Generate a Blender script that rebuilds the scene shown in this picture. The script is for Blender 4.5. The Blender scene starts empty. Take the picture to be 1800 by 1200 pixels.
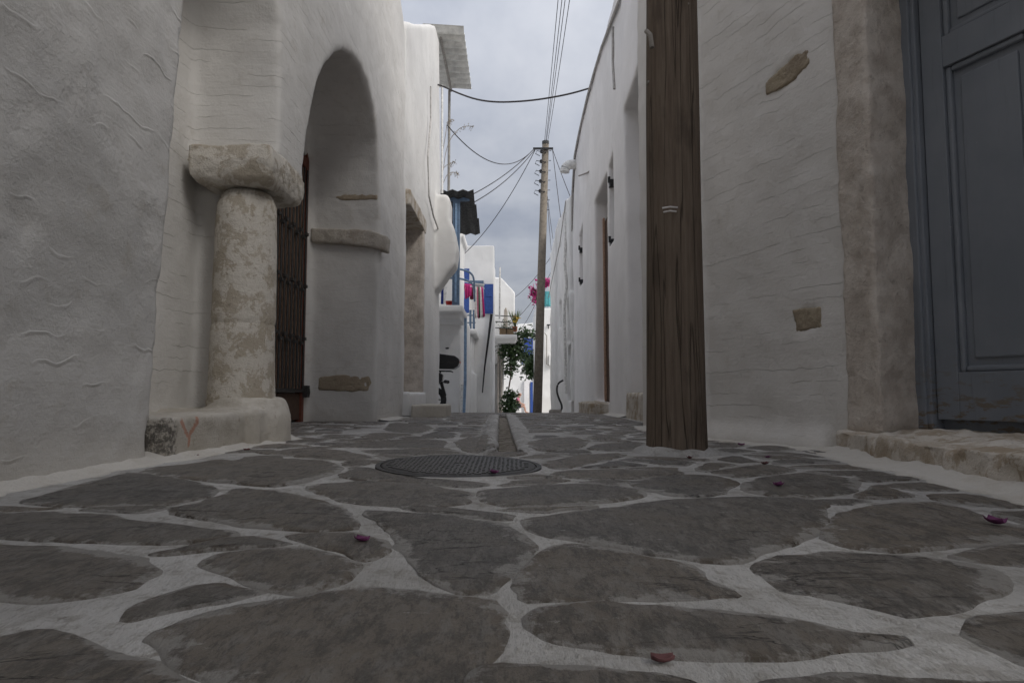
import bpy, bmesh, math, random
from mathutils import Vector, Matrix, noise
from mathutils.geometry import tessellate_polygon
random.seed(7)
S = bpy.context.scene
C = S.collection
R = math.radians

# ------------------------------------------------------------------ camera
F, HOR, CAMZ = 1200.0, 693.0, 0.28
TH = math.atan((HOR - 600) / F)
cam_d = bpy.data.cameras.new('camera'); cam = bpy.data.objects.new('camera', cam_d); C.objects.link(cam)
cam_d.sensor_width = 36; cam_d.lens = 36 * F / 1800; cam_d.clip_start = 0.02; cam_d.clip_end = 2000
cam.location = (0, 0, CAMZ); cam.rotation_euler = (math.pi / 2 + TH, 0, 0)
S.camera = cam

# ------------------------------------------------------------------ node helpers
def N(t, typ, ins=None, **at):
    n = t.nodes.new(typ)
    for k, v in at.items(): setattr(n, k, v)
    for k, v in (ins or {}).items():
        s = n.inputs[k]
        if isinstance(v, bpy.types.NodeSocket): t.links.new(v, s)
        else: s.default_value = v
    return n
def M(t, op, a, b=0.0, c=0.0, clamp=False):
    return N(t, 'ShaderNodeMath', {0: a, 1: b, 2: c}, operation=op, use_clamp=clamp).outputs[0]
def NZ(t, vec, scale, detail=4, rough=.55, dist=0):
    return N(t, 'ShaderNodeTexNoise', {'Vector': vec, 'Scale': scale, 'Detail': detail, 'Roughness': rough, 'Distortion': dist}).outputs[0]
def MR(t, v, a, b, c=0., d=1., smooth=True):
    return N(t, 'ShaderNodeMapRange', {0: v, 1: a, 2: b, 3: c, 4: d}, interpolation_type='SMOOTHSTEP' if smooth else 'LINEAR').outputs[0]
def MX(t, f, a, b):
    return N(t, 'ShaderNodeMix', {0: f, 6: a, 7: b}, data_type='RGBA').outputs[2]
def V3(t, v, sc):
    return N(t, 'ShaderNodeVectorMath', {0: v, 1: sc}, operation='MULTIPLY').outputs[0]
def col(r, g, b): return (r, g, b, 1)

# ------------------------------------------------------------------ world: overcast sky, soft sun
SUN_EL, SUN_AZ = R(40), R(126)     # azimuth measured from +Y towards +X: behind the camera, to the right
W = bpy.data.worlds.new('World'); S.world = W; W.use_nodes = True
t = W.node_tree; t.nodes.clear()
sky = N(t, 'ShaderNodeTexSky', sky_type='NISHITA', sun_disc=False, sun_elevation=SUN_EL, sun_rotation=SUN_AZ, dust_density=3.0)
d = N(t, 'ShaderNodeTexCoord').outputs['Generated']
sep = N(t, 'ShaderNodeSeparateXYZ', {0: d})
zz = M(t, 'MAXIMUM', sep.outputs[2], 0.0)
den = M(t, 'ADD', zz, .22)
cv = N(t, 'ShaderNodeCombineXYZ', {0: M(t, 'DIVIDE', sep.outputs[0], den), 1: M(t, 'DIVIDE', sep.outputs[1], den), 2: 0.0}).outputs[0]
cl = NZ(t, cv, 1.1, 6, .55, .3)
cl2 = NZ(t, V3(t, cv, (1, .6, 1)), 3.4, 5, .6)
cl = M(t, 'ADD', M(t, 'MULTIPLY', cl, .72), M(t, 'MULTIPLY', cl2, .28))
cloud = MX(t, MR(t, cl, .36, .66), col(2.75, 2.98, 3.55), col(4.75, 4.88, 5.25))
grad = M(t, 'ADD', M(t, 'MULTIPLY', zz, 1.3), .49)      # overcast luminance rises to the zenith
cloud = N(t, 'ShaderNodeVectorMath', {0: cloud, 'Scale': grad}, operation='SCALE').outputs[0]
mixs = MX(t, .9, sky.outputs[0], cloud)
bg = N(t, 'ShaderNodeBackground', {0: mixs, 1: 0.093})
out = N(t, 'ShaderNodeOutputWorld', {0: bg.outputs[0]})
sl = bpy.data.lights.new('sun', 'SUN'); so = bpy.data.objects.new('sun', sl); C.objects.link(so)
sl.energy = 1.5; sl.angle = R(30); sl.color = (1, .97, .92)
sdir = Vector((math.sin(SUN_AZ) * math.cos(SUN_EL), math.cos(SUN_AZ) * math.cos(SUN_EL), math.sin(SUN_EL)))
so.rotation_euler = sdir.to_track_quat('Z', 'Y').to_euler(); so.location = (5, -5, 20)
S.view_settings.view_transform = 'Standard'; S.view_settings.look = 'None'
S.view_settings.gamma = 1; S.view_settings.exposure = 0.65
S.render.engine = 'CYCLES'
S.cycles.use_adaptive_sampling = True; S.cycles.adaptive_threshold = .02; S.cycles.max_bounces = 5; S.cycles.diffuse_bounces = 4

# ------------------------------------------------------------------ materials
MATS = {}
def newmat(name):
    m = bpy.data.materials.new(name); m.use_nodes = True
    t = m.node_tree; b = t.nodes['Principled BSDF']; MATS[name] = m
    return m, t, b
def pos(t): return N(t, 'ShaderNodeNewGeometry').outputs['Position']
def obc(t): return N(t, 'ShaderNodeTexCoord').outputs['Object']
def bump(t, b, h, dist=.01, strength=1.0, prev=None):
    ins = {'Strength': strength, 'Distance': dist, 'Height': h}
    if prev is not None: ins['Normal'] = prev
    n = N(t, 'ShaderNodeBump', ins).outputs[0]
    t.links.new(n, b.inputs['Normal']); return n

def plaster(name, base=(.66, .65, .63), lens=0., lines=0., rough=0., dirt=.5, fine=1., roughz=None, gr=0.):
    m, t, b = newmat(name)
    p = pos(t); s = N(t, 'ShaderNodeSeparateXYZ', {0: p})
    big = NZ(t, p, 1.3, 5, .6); mid = NZ(t, p, 9, 5, .65); sm = NZ(t, p, 70, 3, .6)
    c = MX(t, MR(t, big, .35, .7), col(*[v * .9 for v in base]), col(*base))
    grime = MR(t, M(t, 'ADD', M(t, 'MULTIPLY', mid, .55), M(t, 'MULTIPLY', NZ(t, p, 2.3, 6, .7), .45)), .54 - gr, .68 - gr)
    c = MX(t, M(t, 'MULTIPLY', grime, dirt * .55), c, col(.42, .38, .32))
    chips = MR(t, NZ(t, p, 16, 6, .7), .70 - gr, .74 - gr)
    c = MX(t, M(t, 'MULTIPLY', chips, dirt * .7), c, col(.36, .31, .25))
    # splashed dirt on the lowest hand's breadth of the wall, with a ragged edge
    low = MR(t, M(t, 'ADD', s.outputs[2], M(t, 'MULTIPLY', mid, .35)), .17, .40, 1, 0)
    c = MX(t, M(t, 'MULTIPLY', low, dirt * .5), c, col(.46, .42, .36))
    h = M(t, 'ADD', M(t, 'MULTIPLY', mid, .5 * fine), M(t, 'MULTIPLY', sm, .10 * fine))
    if rough:
        rm = NZ(t, p, 1.1, 3, .5)
        rmask = MR(t, M(t, 'ADD', rm, M(t, 'MULTIPLY', M(t, 'SUBTRACT', mid, .5), .35)), .40, .56)
        if roughz: rmask = M(t, 'MULTIPLY', rmask, MR(t, s.outputs[2], roughz[0], roughz[0] + .25)); rmask = M(t, 'MULTIPLY', rmask, MR(t, s.outputs[2], roughz[1], roughz[1] + .3, 1, 0))
        rr = M(t, 'ADD', M(t, 'MULTIPLY', NZ(t, p, 40, 6, .85), .6), M(t, 'MULTIPLY', NZ(t, p, 14, 4, .75), .4))
        pit = MR(t, rr, .3, .66, 0, 1, False)
        h = M(t, 'ADD', h, M(t, 'MULTIPLY', M(t, 'MULTIPLY', rmask, pit), rough))
        c = MX(t, M(t, 'MULTIPLY', rmask, M(t, 'MULTIPLY', MR(t, rr, .45, .34), .15)), c, col(.34, .31, .27))
    wob = NZ(t, p, 2.2, 2, .5)
    if lens:      # short curved lips left by the plasterer's tool
        zz = M(t, 'ADD', M(t, 'MULTIPLY', s.outputs[2], 10.5), M(t, 'MULTIPLY', wob, 3.0))
        fl = M(t, 'FLOOR', zz); fr = M(t, 'FRACT', zz)
        seed = N(t, 'ShaderNodeCombineXYZ', {0: M(t, 'MULTIPLY', s.outputs[0], 4.2), 1: M(t, 'MULTIPLY', s.outputs[1], 4.2), 2: M(t, 'MULTIPLY', fl, 5.37)}).outputs[0]
        sn = NZ(t, seed, 1.0, 1, .5)
        mk = MR(t, sn, .545, .67)
        off = M(t, 'ADD', .5, M(t, 'MULTIPLY', M(t, 'SUBTRACT', NZ(t, V3(t, p, (1, 1, .3)), 6, 2, .5), .5), .8))
        df = M(t, 'SUBTRACT', fr, off)
        lip = M(t, 'MULTIPLY', MR(t, df, -.16, -.01), MR(t, df, .0, .045, 1, 0))
        h = M(t, 'ADD', h, M(t, 'MULTIPLY', M(t, 'MULTIPLY', lip, mk), lens))
    if lines:     # long fine trowel lines, roughly level
        zz = M(t, 'ADD', M(t, 'MULTIPLY', s.outputs[2], 14.5), M(t, 'MULTIPLY', wob, .9))
        fl = M(t, 'FLOOR', zz); fr = M(t, 'FRACT', zz)
        seed = N(t, 'ShaderNodeCombineXYZ', {0: M(t, 'MULTIPLY', s.outputs[0], 2.6), 1: M(t, 'MULTIPLY', s.outputs[1], 2.6), 2: M(t, 'MULTIPLY', fl, 5.37)}).outputs[0]
        mk = MR(t, NZ(t, seed, 1.0, 3, .6), .49, .60)
        off = M(t, 'ADD', .5, M(t, 'MULTIPLY', M(t, 'SUBTRACT', NZ(t, V3(t, p, (1, 1, .3)), 14, 3, .6), .5), .5))
        ln = M(t, 'MULTIPLY', MR(t, M(t, 'ABSOLUTE', M(t, 'SUBTRACT', fr, off)), .0, .026, 1, 0), mk)
        h = M(t, 'SUBTRACT', h, M(t, 'MULTIPLY', ln, lines))
        c = MX(t, M(t, 'MULTIPLY', ln, .24), c, col(.30, .27, .23))
    brush = NZ(t, V3(t, p, (6, 6, 60)), 1.0, 3, .6)
    h = M(t, 'ADD', h, M(t, 'MULTIPLY', brush, .14))
    t.links.new(c, b.inputs['Base Color']); b.inputs['Roughness'].default_value = .92
    b.inputs['Specular IOR Level'].default_value = .2
    bump(t, b, h, .012, .9)
    return m
plaster('plaster_near', (.60, .585, .565), lens=.28, rough=.4, roughz=(.35, 1.35), fine=1.5, dirt=.75)
plaster('plaster_niche', (.68, .66, .63), lines=.36, dirt=.65, fine=1.5)
plaster('plaster_right', (.75, .725, .69), lines=.6, dirt=.5, fine=1.4)
plaster('plaster_arc', (.74, .725, .70), lines=.4, dirt=.4, fine=.8)
plaster('plaster_far', (.84, .83, .81), dirt=.28, fine=.7)
plaster('plaster_smooth', (.84, .82, .81), dirt=.35, fine=.5)
plaster('plaster_ledge', (.62, .58, .52), rough=.5, dirt=1.1, gr=.09)

def stone(name, a, bcol, white=.3, scale=1., spec=.25):
    m, t, b = newmat(name); p = pos(t)
    n1 = NZ(t, p, 4 * scale, 6, .65); n2 = NZ(t, p, 26 * scale, 5, .7); n3 = NZ(t, p, 140 * scale, 3, .6)
    c = MX(t, MR(t, n1, .35, .65), col(*a), col(*bcol))
    c = MX(t, M(t, 'MULTIPLY', MR(t, n2, .56, .7), .5), c, col(*[v * .55 for v in a]))
    if white:
        w = MR(t, NZ(t, p, 8 * scale, 9, .72, .3), .475, .515)
        c = MX(t, M(t, 'MULTIPLY', w, white), c, col(.72, .69, .64))
    t.links.new(c, b.inputs['Base Color']); b.inputs['Roughness'].default_value = .88; b.inputs['Specular IOR Level'].default_value = spec
    bump(t, b, M(t, 'ADD', M(t, 'ADD', n2, M(t, 'MULTIPLY', n3, .3)), M(t, 'MULTIPLY', n1, .5)), .012, 1)
    return m
stone('peeling_stone', (.42, .37, .30), (.48, .43, .36), white=.55)
stone('tan_stone', (.44, .37, .27), (.33, .27, .20), white=.0, scale=1.6)
stone('jamb_stone', (.46, .40, .345), (.64, .57, .50), white=.15, scale=1.5)
stone('sill_stone', (.36, .29, .21), (.52, .46, .39), white=.4)
stone('impost_stone', (.46, .42, .36), (.36, .31, .26), white=.25)

def simple(name, c, rough=.6, metal=0., nscale=20., var=.25, bmp=.002, spec=.4):
    m, t, b = newmat(name); p = obc(t)
    n = NZ(t, p, nscale, 5, .65)
    cc = MX(t, MR(t, n, .3, .7), col(*[v * (1 - var) for v in c]), col(*[min(1, v * (1 + var * .5)) for v in c]))
    t.links.new(cc, b.inputs['Base Color']); b.inputs['Roughness'].default_value = rough; b.inputs['Metallic'].default_value = metal
    b.inputs['Specular IOR Level'].default_value = spec
    bump(t, b, n, bmp, .8)
    return m
simple('blue_paint', (.035, .085, .30), .55)
simple('greyblue_paint', (.115, .175, .26), .6)
simple('pale_blue_metal', (.22, .33, .48), .5)
simple('black_metal', (.02, .02, .022), .5)
simple('black_plastic', (.012, .012, .014), .28, spec=.5)
simple('red_plastic', (.5, .03, .02), .35)
simple('cable', (.055, .05, .052), .7)
simple('cable_white', (.45, .43, .41), .7)
simple('rust_wood', (.42, .27, .19), .75, nscale=30)
simple('rust_frame', (.17, .055, .035), .7, nscale=30)
simple('dark_iron', (.05, .047, .045), .6, metal=.3)
simple('dark_wood', (.085, .05, .034), .8)
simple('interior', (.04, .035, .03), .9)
simple('grey_wood', (.32, .30, .27), .85)
simple('asbestos', (.72, .71, .67), .85, nscale=6)
simple('old_tin', (.07, .07, .068), .7, nscale=25, var=.6)
simple('white_paint', (.78, .77, .75), .7)
simple('glass_dark', (.02, .024, .03), .15)
simple('terracotta', (.35, .12, .06), .85)
simple('magenta', (.46, .02, .16), .8)
simple('pink', (.55, .16, .25), .85)
simple('maroon', (.16, .015, .05), .85)
simple('cloth_white', (.68, .64, .62), .9)
simple('cloth_green', (.05, .11, .07), .9)
simple('cloth_blue', (.03, .06, .28), .9)
simple('cloth_dark', (.03, .03, .045), .9)
simple('turquoise', (.12, .45, .48), .8)
simple('straw', (.30, .25, .19), .9)
simple('petal', (.15, .035, .11), .7)
simple('petal_dry', (.14, .06, .06), .8)
simple('skin', (.52, .30, .22), .6)
simple('hair', (.11, .05, .03), .7)
simple('pvc', (.76, .75, .72), .5)
simple('concrete', (.30, .275, .245), .9, nscale=14, bmp=.006)
simple('pole_concrete', (.22, .188, .15), .9, nscale=14, bmp=.006)
simple('orange_spray', (.47, .13, .05), .9)
simple('yellow', (.55, .38, .05), .7)
simple('ochre_box', (.24, .17, .10), .85)
simple('hose', (.03, .03, .032), .45)
for nm, a, bb in (('leaf', (.025, .052, .018), (.055, .10, .03)), ('leaf_light', (.06, .11, .035), (.12, .17, .06)), ('bloom', (.33, .012, .11), (.5, .03, .22))):
    m, t, b = newmat(nm); n = NZ(t, pos(t), 9, 3)
    t.links.new(MX(t, MR(t, n, .35, .65), col(*a), col(*bb)), b.inputs['Base Color']); b.inputs['Roughness'].default_value = .55

def polewood():
    m, t, b = newmat('pole_wood'); p = obc(t)
    g = NZ(t, V3(t, p, (60, 60, 2.6)), 1.0, 6, .7); g2 = NZ(t, V3(t, p, (90, 90, 5)), 1.0, 4, .7); bl = NZ(t, V3(t, p, (7, 7, 2.2)), 1.0, 5, .6)
    c = MX(t, MR(t, g, .3, .7), col(.13, .098, .075), col(.20, .160, .124))
    c = MX(t, M(t, 'MULTIPLY', MR(t, bl, .53, .66), .5), c, col(.07, .055, .044))
    crack = MR(t, M(t, 'ABSOLUTE', M(t, 'SUBTRACT', NZ(t, V3(t, p, (16, 16, .5)), 1.0, 2, .5), .5)), 0, .012, 1, 0)
    c = MX(t, M(t, 'MULTIPLY', crack, .6), c, col(.05, .04, .03))
    t.links.new(c, b.inputs['Base Color']); b.inputs['Roughness'].default_value = .9; b.inputs['Specular IOR Level'].default_value = .15
    bump(t, b, M(t, 'SUBTRACT', M(t, 'ADD', g, M(t, 'MULTIPLY', g2, .4)), M(t, 'MULTIPLY', crack, 1.2)), .008, 1)
polewood()
def doorpaint():
    m, t, b = newmat('door_paint'); p = pos(t)
    g = NZ(t, V3(t, p, (30, 30, 2)), 1.0, 5, .7); sp = NZ(t, p, 55, 4, .6); n = NZ(t, p, 3, 4)
    c = MX(t, MR(t, n, .3, .7), col(.17, .188, .215), col(.205, .222, .25))
    c = MX(t, M(t, 'MULTIPLY', MR(t, g, .55, .75), .35), c, col(.095, .105, .125))
    c = MX(t, MR(t, sp, .72, .74), c, col(.33, .33, .33))
    low = M(t, 'MULTIPLY', MR(t, N(t, 'ShaderNodeSeparateXYZ', {0: p}).outputs[2], .14, .5, 1, 0), MR(t, NZ(t, V3(t, p, (9, 9, 30)), 1, 5, .7), .52, .6))
    c = MX(t, low, c, col(.16, .125, .09))
    t.links.new(c, b.inputs['Base Color']); b.inputs['Roughness'].default_value = .6; bump(t, b, g, .003, .6)
doorpaint()

def paving():
    m, t, b = newmat('paving_stone'); p = pos(t)
    rnd = N(t, 'ShaderNodeObjectInfo').outputs['Random']
    edge = N(t, 'ShaderNodeAttribute', attribute_name='edge').outputs['Fac']
    off = N(t, 'ShaderNodeVectorMath', {0: p, 1: N(t, 'ShaderNodeCombineXYZ', {2: M(t, 'MULTIPLY', rnd, 40.)}).outputs[0]}).outputs[0]
    n1 = NZ(t, V3(t, off, (2.6, 3, 3)), 1.0, 6, .65); n2 = NZ(t, V3(t, off, (24, 9, 20)), 1.0, 8, .8); n3 = NZ(t, V3(t, off, (120, 30, 60)), 1.0, 5, .8); n4 = NZ(t, V3(t, off, (34, 13, 20)), 1.0, 8, .8)
    base = MX(t, rnd, col(.135, .134, .134), col(.265, .228, .188))
    c = MX(t, MR(t, n1, .32, .68), base, MX(t, .55, base, col(.20, .165, .125)))
    c = MX(t, M(t, 'MULTIPLY', MR(t, n2, .47, .58), .62), c, col(.07, .064, .058))
    c = MX(t, M(t, 'MULTIPLY', MR(t, n4, .49, .60), .62), c, col(.30, .28, .255))
    c = MX(t, M(t, 'MULTIPLY', MR(t, n3, .50, .62), .45), c, col(.05, .046, .043))
    # flaking cleavage lines of the schist
    ck = MR(t, M(t, 'ABSOLUTE', M(t, 'SUBTRACT', NZ(t, V3(t, off, (2.5, 9, 4)), 1.0, 5, .6, .5), .5)), 0, .010, 1, 0)
    ck = M(t, 'MULTIPLY', ck, MR(t, NZ(t, off, 3.1, 2), .52, .62))
    c = MX(t, M(t, 'MULTIPLY', ck, .8), c, col(.03, .026, .023))
    # lime wash brushed raggedly over the rim
    w1 = NZ(t, off, 7, 7, .72); w2 = NZ(t, V3(t, off, (40, 18, 30)), 1.0, 6, .75)
    e = M(t, 'ADD', edge, M(t, 'ADD', M(t, 'MULTIPLY', M(t, 'SUBTRACT', w1, .5), 1.7), M(t, 'MULTIPLY', M(t, 'SUBTRACT', w2, .5), 1.0)))
    wash = MR(t, e, .80, 1.0)
    stain = MR(t, M(t, 'ADD', edge, M(t, 'MULTIPLY', M(t, 'SUBTRACT', n1, .5), 1.2)), .80, 1.0)
    c = MX(t, M(t, 'MULTIPLY', stain, .5), c, col(.15, .115, .08))
    c = MX(t, M(t, 'MULTIPLY', wash, .8), c, col(.42, .40, .375))
    spk = MR(t, NZ(t, V3(t, off, (17, 30, 20)), 1.0, 6, .7), .66, .70)
    c = MX(t, M(t, 'MULTIPLY', spk, .75), c, col(.46, .44, .41))
    t.links.new(c, b.inputs['Base Color']); t.links.new(MR(t, n4, .35, .65, .46, .72), b.inputs['Roughness']); b.inputs['Specular IOR Level'].default_value = .55
    h = M(t, 'ADD', M(t, 'ADD', n2, M(t, 'MULTIPLY', n3, .35)), M(t, 'ADD', M(t, 'MULTIPLY', n1, 1.2), M(t, 'MULTIPLY', n4, .5)))
    bump(t, b, M(t, 'SUBTRACT', h, M(t, 'MULTIPLY', ck, .8)), .024, 1)
paving()
def grout():
    m, t, b = newmat('lime_grout'); p = pos(t)
    n1 = NZ(t, p, 3, 6, .6); n2 = NZ(t, V3(t, p, (30, 14, 30)), 1.0, 7, .78); n3 = NZ(t, V3(t, p, (150, 40, 150)), 1.0, 4, .75)
    c = MX(t, MR(t, n1, .35, .65), col(.50, .485, .465), col(.66, .645, .625))
    c = MX(t, M(t, 'MULTIPLY', MR(t, n2, .50, .64), .5), c, col(.30, .275, .24))
    c = MX(t, M(t, 'MULTIPLY', MR(t, n3, .54, .68), .35), c, col(.18, .165, .14))
    c = MX(t, M(t, 'MULTIPLY', MR(t, NZ(t, p, 11, 6, .7), .60, .68), .55), c, col(.21, .18, .145))
    rim_ = M(t, 'MULTIPLY', MR(t, NZ(t, V3(t, p, (1, 1.6, 1)), 5.5, 7, .75), .52, .60), .38)
    c = MX(t, rim_, c, col(.27, .24, .20))
    t.links.new(c, b.inputs['Base Color']); b.inputs['Roughness'].default_value = .95; b.inputs['Specular IOR Level'].default_value = .15
    bump(t, b, M(t, 'ADD', M(t, 'ADD', n2, M(t, 'MULTIPLY', n3, .35)), n1), .022, 1)
grout()

# ------------------------------------------------------------------ geometry helpers
def ray(px, py):
    u, v = (px - 900) / F, (600 - py) / F
    return Vector((u, math.cos(TH) - v * math.sin(TH), math.sin(TH) + v * math.cos(TH)))
O = Vector((0, 0, CAMZ))
def at(px, py, Y): d = ray(px, py); return O + d * (Y / d.y)
def atX(px, py, X): d = ray(px, py); return O + d * (X / d.x)
def ground_at(px, py): d = ray(px, py); return O + d * (-CAMZ / d.z)
def gz(y):
    s = y - 10.6
    return -0.0285 * (s + math.sqrt(s * s + 1.5)) / 2 + .0016
class Frame:      # a vertical wall plane: origin, direction along it, inward normal
    def __init__(s, o, d, n): s.o, s.d, s.n = Vector(o), Vector(d).normalized(), Vector(n).normalized()
    def P(s, u, z, dep=0.): return Vector((s.o.x + s.d.x * u + s.n.x * dep, s.o.y + s.d.y * u + s.n.y * dep, z))
    def uv(s, px, py, dep=0.):
        r = ray(px, py); o = s.o + s.n * dep
        k = (s.n.x * (o.x - 0) + s.n.y * (o.y - 0)) / (s.n.x * r.x + s.n.y * r.y)
        p = O + r * k
        return ((p.x - o.x) * s.d.x + (p.y - o.y) * s.d.y, p.z)
def box(bm, x0, x1, y0, y1, z0, z1, mat=None):
    vs = [bm.verts.new((x, y, z)) for z in (z0, z1) for x, y in ((x0, y0), (x1, y0), (x1, y1), (x0, y1))]
    for f in ((3, 2, 1, 0), (4, 5, 6, 7), (0, 1, 5, 4), (1, 2, 6, 5), (2, 3, 7, 6), (3, 0, 4, 7)): bm.faces.new([vs[i] for i in f])
    return vs
def fbox(bm, fr, u0, u1, z0, z1, d0, d1):
    vs = [bm.verts.new(fr.P(u, z, dd)) for z in (z0, z1) for u, dd in ((u0, d0), (u1, d0), (u1, d1), (u0, d1))]
    fs = [bm.faces.new([vs[i] for i in f]) for f in ((3, 2, 1, 0), (4, 5, 6, 7), (0, 1, 5, 4), (1, 2, 6, 5), (2, 3, 7, 6), (3, 0, 4, 7))]
    bmesh.ops.recalc_face_normals(bm, faces=fs)
def prism(bm, fr, outer, holes, d0, d1):
    loops = [outer] + holes
    tri = tessellate_polygon([[Vector((u, z, 0)) for u, z in L] for L in loops])
    flat = [p for L in loops for p in L]
    A = [bm.verts.new(fr.P(u, z, d0)) for u, z in flat]; B = [bm.verts.new(fr.P(u, z, d1)) for u, z in flat]
    fs = []
    for a, b, c in tri:
        fs.append(bm.faces.new((A[a], A[b], A[c]))); fs.append(bm.faces.new((B[c], B[b], B[a])))
    i0 = 0
    for L in loops:
        n = len(L)
        for i in range(n):
            a, b = i0 + i, i0 + (i + 1) % n
            fs.append(bm.faces.new((A[a], A[b], B[b], B[a])))
        i0 += n
    bmesh.ops.recalc_face_normals(bm, faces=fs)
def tube(bm, pts, r, n=8, r2=None, caps=True):
    pts = [Vector(p) for p in pts]; rings = []; k = len(pts)
    for i, p in enumerate(pts):
        tg = (pts[min(i + 1, k - 1)] - pts[max(i - 1, 0)]).normalized()
        a = Vector((0, 0, 1)) if abs(tg.z) < .9 else Vector((1, 0, 0))
        x = tg.cross(a).normalized(); y = tg.cross(x)
        rr = r if r2 is None else r + (r2 - r) * i / (k - 1)
        rings.append([bm.verts.new(p + (x * math.cos(2 * math.pi * j / n) + y * math.sin(2 * math.pi * j / n)) * rr) for j in range(n)])
    for a, b in zip(rings, rings[1:]):
        for j in range(n): bm.faces.new((a[j], a[(j + 1) % n], b[(j + 1) % n], b[j]))
    if caps: bm.faces.new(rings[0][::-1]); bm.faces.new(rings[-1])
def lathe(bm, c, prof, n=32, jit=0.):
    rings = []
    for r, z in prof:
        rings.append([bm.verts.new((c[0] + r * math.cos(2 * math.pi * j / n), c[1] + r * math.sin(2 * math.pi * j / n), c[2] + z)) for j in range(n)])
    for a, b in zip(rings, rings[1:]):
        for j in range(n): bm.faces.new((a[j], a[(j + 1) % n], b[(j + 1) % n], b[j]))
    bm.faces.new(rings[0][::-1]); bm.faces.new(rings[-1])
def sag(a, b, s, n=24):
    a, b = Vector(a), Vector(b)
    return [a.lerp(b, i / n) - Vector((0, 0, 4 * s * (i / n) * (1 - i / n))) for i in range(n + 1)]
def smoothpts(pts, it=2, closed=False, q_=.25):
    pts = [Vector(p) for p in pts]
    for _ in range(it):
        o = []; k = len(pts)
        rng = range(k) if closed else range(k - 1)
        if not closed: o.append(pts[0])
        for i in rng:
            a, b = pts[i], pts[(i + 1) % k]; o += [a.lerp(b, q_), a.lerp(b, 1 - q_)]
        if not closed: o.append(pts[-1])
        pts = o
    return pts
def thing(name, loc, label, cat, group=None, kind=None):
    o = bpy.data.objects.new(name, None); C.objects.link(o); o.location = loc; o.empty_display_size = .2
    tag(o, label, cat, group, kind); return o
def tag(o, label=None, cat=None, group=None, kind=None):
    if label: o['label'] = label
    if cat: o['category'] = cat
    if group: o['group'] = group
    if kind: o['kind'] = kind
    return o
def wloc(o):
    v = Vector(o.location)
    while o.parent: o = o.parent; v += Vector(o.location)
    return v
def obj(name, bm, mat, parent=None, smooth=False, base=None, bev=0.):
    me = bpy.data.meshes.new(name)
    org = Vector(base) if base is not None else (wloc(parent) if parent else Vector((0, 0, 0)))
    bmesh.ops.translate(bm, verts=bm.verts, vec=-org)
    bm.to_mesh(me); bm.free()
    for m in (mat if isinstance(mat, (list, tuple)) else [mat]): me.materials.append(MATS[m])
    if smooth: me.polygons.foreach_set('use_smooth', [True] * len(me.polygons))
    o = bpy.data.objects.new(name, me); C.objects.link(o)
    if parent: o.parent = parent; o.location = org - wloc(parent)
    else: o.location = org
    if bev:
        md = o.modifiers.new('bevel', 'BEVEL'); md.width = bev; md.segments = 2; md.limit_method = 'ANGLE'
    return o
TEX = {}
def clouds(scale, depth=2):
    k = (scale, depth)
    if k not in TEX:
        x = bpy.data.textures.new('clouds', 'CLOUDS'); x.noise_scale = scale; x.noise_depth = depth; TEX[k] = x
    return TEX[k]
def organic(o, vox=.03, smooth=6, d1=.025, s1=.7, d2=.006, s2=.12):
    """melt the hard solids into one hand-plastered skin"""
    md = o.modifiers.new('remesh', 'REMESH'); md.mode = 'VOXEL'; md.voxel_size = vox; md.use_smooth_shade = True
    if smooth: md = o.modifiers.new('smooth', 'SMOOTH'); md.factor = .5; md.iterations = smooth
    for st, sc in ((d1, s1), (d2, s2)):
        if st:
            md = o.modifiers.new('uneven', 'DISPLACE'); md.texture = clouds(sc); md.strength = st; md.mid_level = .5; md.texture_coords = 'GLOBAL'
    return o
def nb(): return bmesh.new()
def leafcloud(bm, pts, size, n, spread, flat=.5):
    for _ in range(n):
        c = random.choice(pts)
        p = Vector(c) + Vector((random.gauss(0, 1), random.gauss(0, 1), random.gauss(0, 1))) * spread
        a = Vector((random.gauss(0, 1), random.gauss(0, 1), random.gauss(0, .7))).normalized()
        b_ = a.cross(Vector((random.gauss(0, 1), random.gauss(0, 1), random.gauss(0, 1)))).normalized()
        s = size * random.uniform(.6, 1.3); nrm = a.cross(b_) * s * .15
        q = [p - a * s, p + b_ * s * .45 + nrm, p + a * s, p - b_ * s * .45 + nrm]
        bm.faces.new([bm.verts.new(v) for v in q])

# ------------------------------------------------------------------ ground
GUT = lambda y: -.02 - .018 * (y - 3.3)
def gsurf(x, y):
    z = gz(y) + .006 * noise.noise((x * 1.3, y * 1.3, 3.1)) * (1 if abs(x) < 4 and y < 16 else 0)
    if 3.32 < y < 9.6:
        k = abs(x - GUT(y))
        if k < .055: z -= .045 if y > 3.55 else .075
        elif k < .15: z += .010
    return z
xs = sorted(set([round(v * .1, 3) for v in range(-30, 31)] + [GUT(5) + v for v in (-.3, -.25, -.2, -.15, -.12, -.09, -.07, -.05, -.03, 0, .03, .05, .07, .09, .12, .15, .2, .25)] + [-600, -200, -60, -20, -8, -4, 4, 8, 20, 60, 200, 600]))
ys = [-200, -60, -20, -8] + [-4 + .1 * i for i in range(0, 170)] + [13 + .6 * i for i in range(1, 60)] + [60, 90, 150, 300, 700]
bm = nb(); grid = []
for y in ys:
    row = []
    for x in xs:
        x2 = x + (GUT(y) - GUT(5) if abs(x - GUT(5)) < .31 and 3 < y < 10 else 0)
        row.append(bm.verts.new((x2, y, gsurf(x2, y))))
    grid.append(row)
for a, b in zip(grid, grid[1:]):
    for i in range(len(xs) - 1): bm.faces.new((a[i], a[i + 1], b[i + 1], b[i]))
ground = tag(obj('pavement', bm, 'lime_grout', smooth=True), 'whitewashed grout bed of the narrow stone paved lane', kind='structure')

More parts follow.
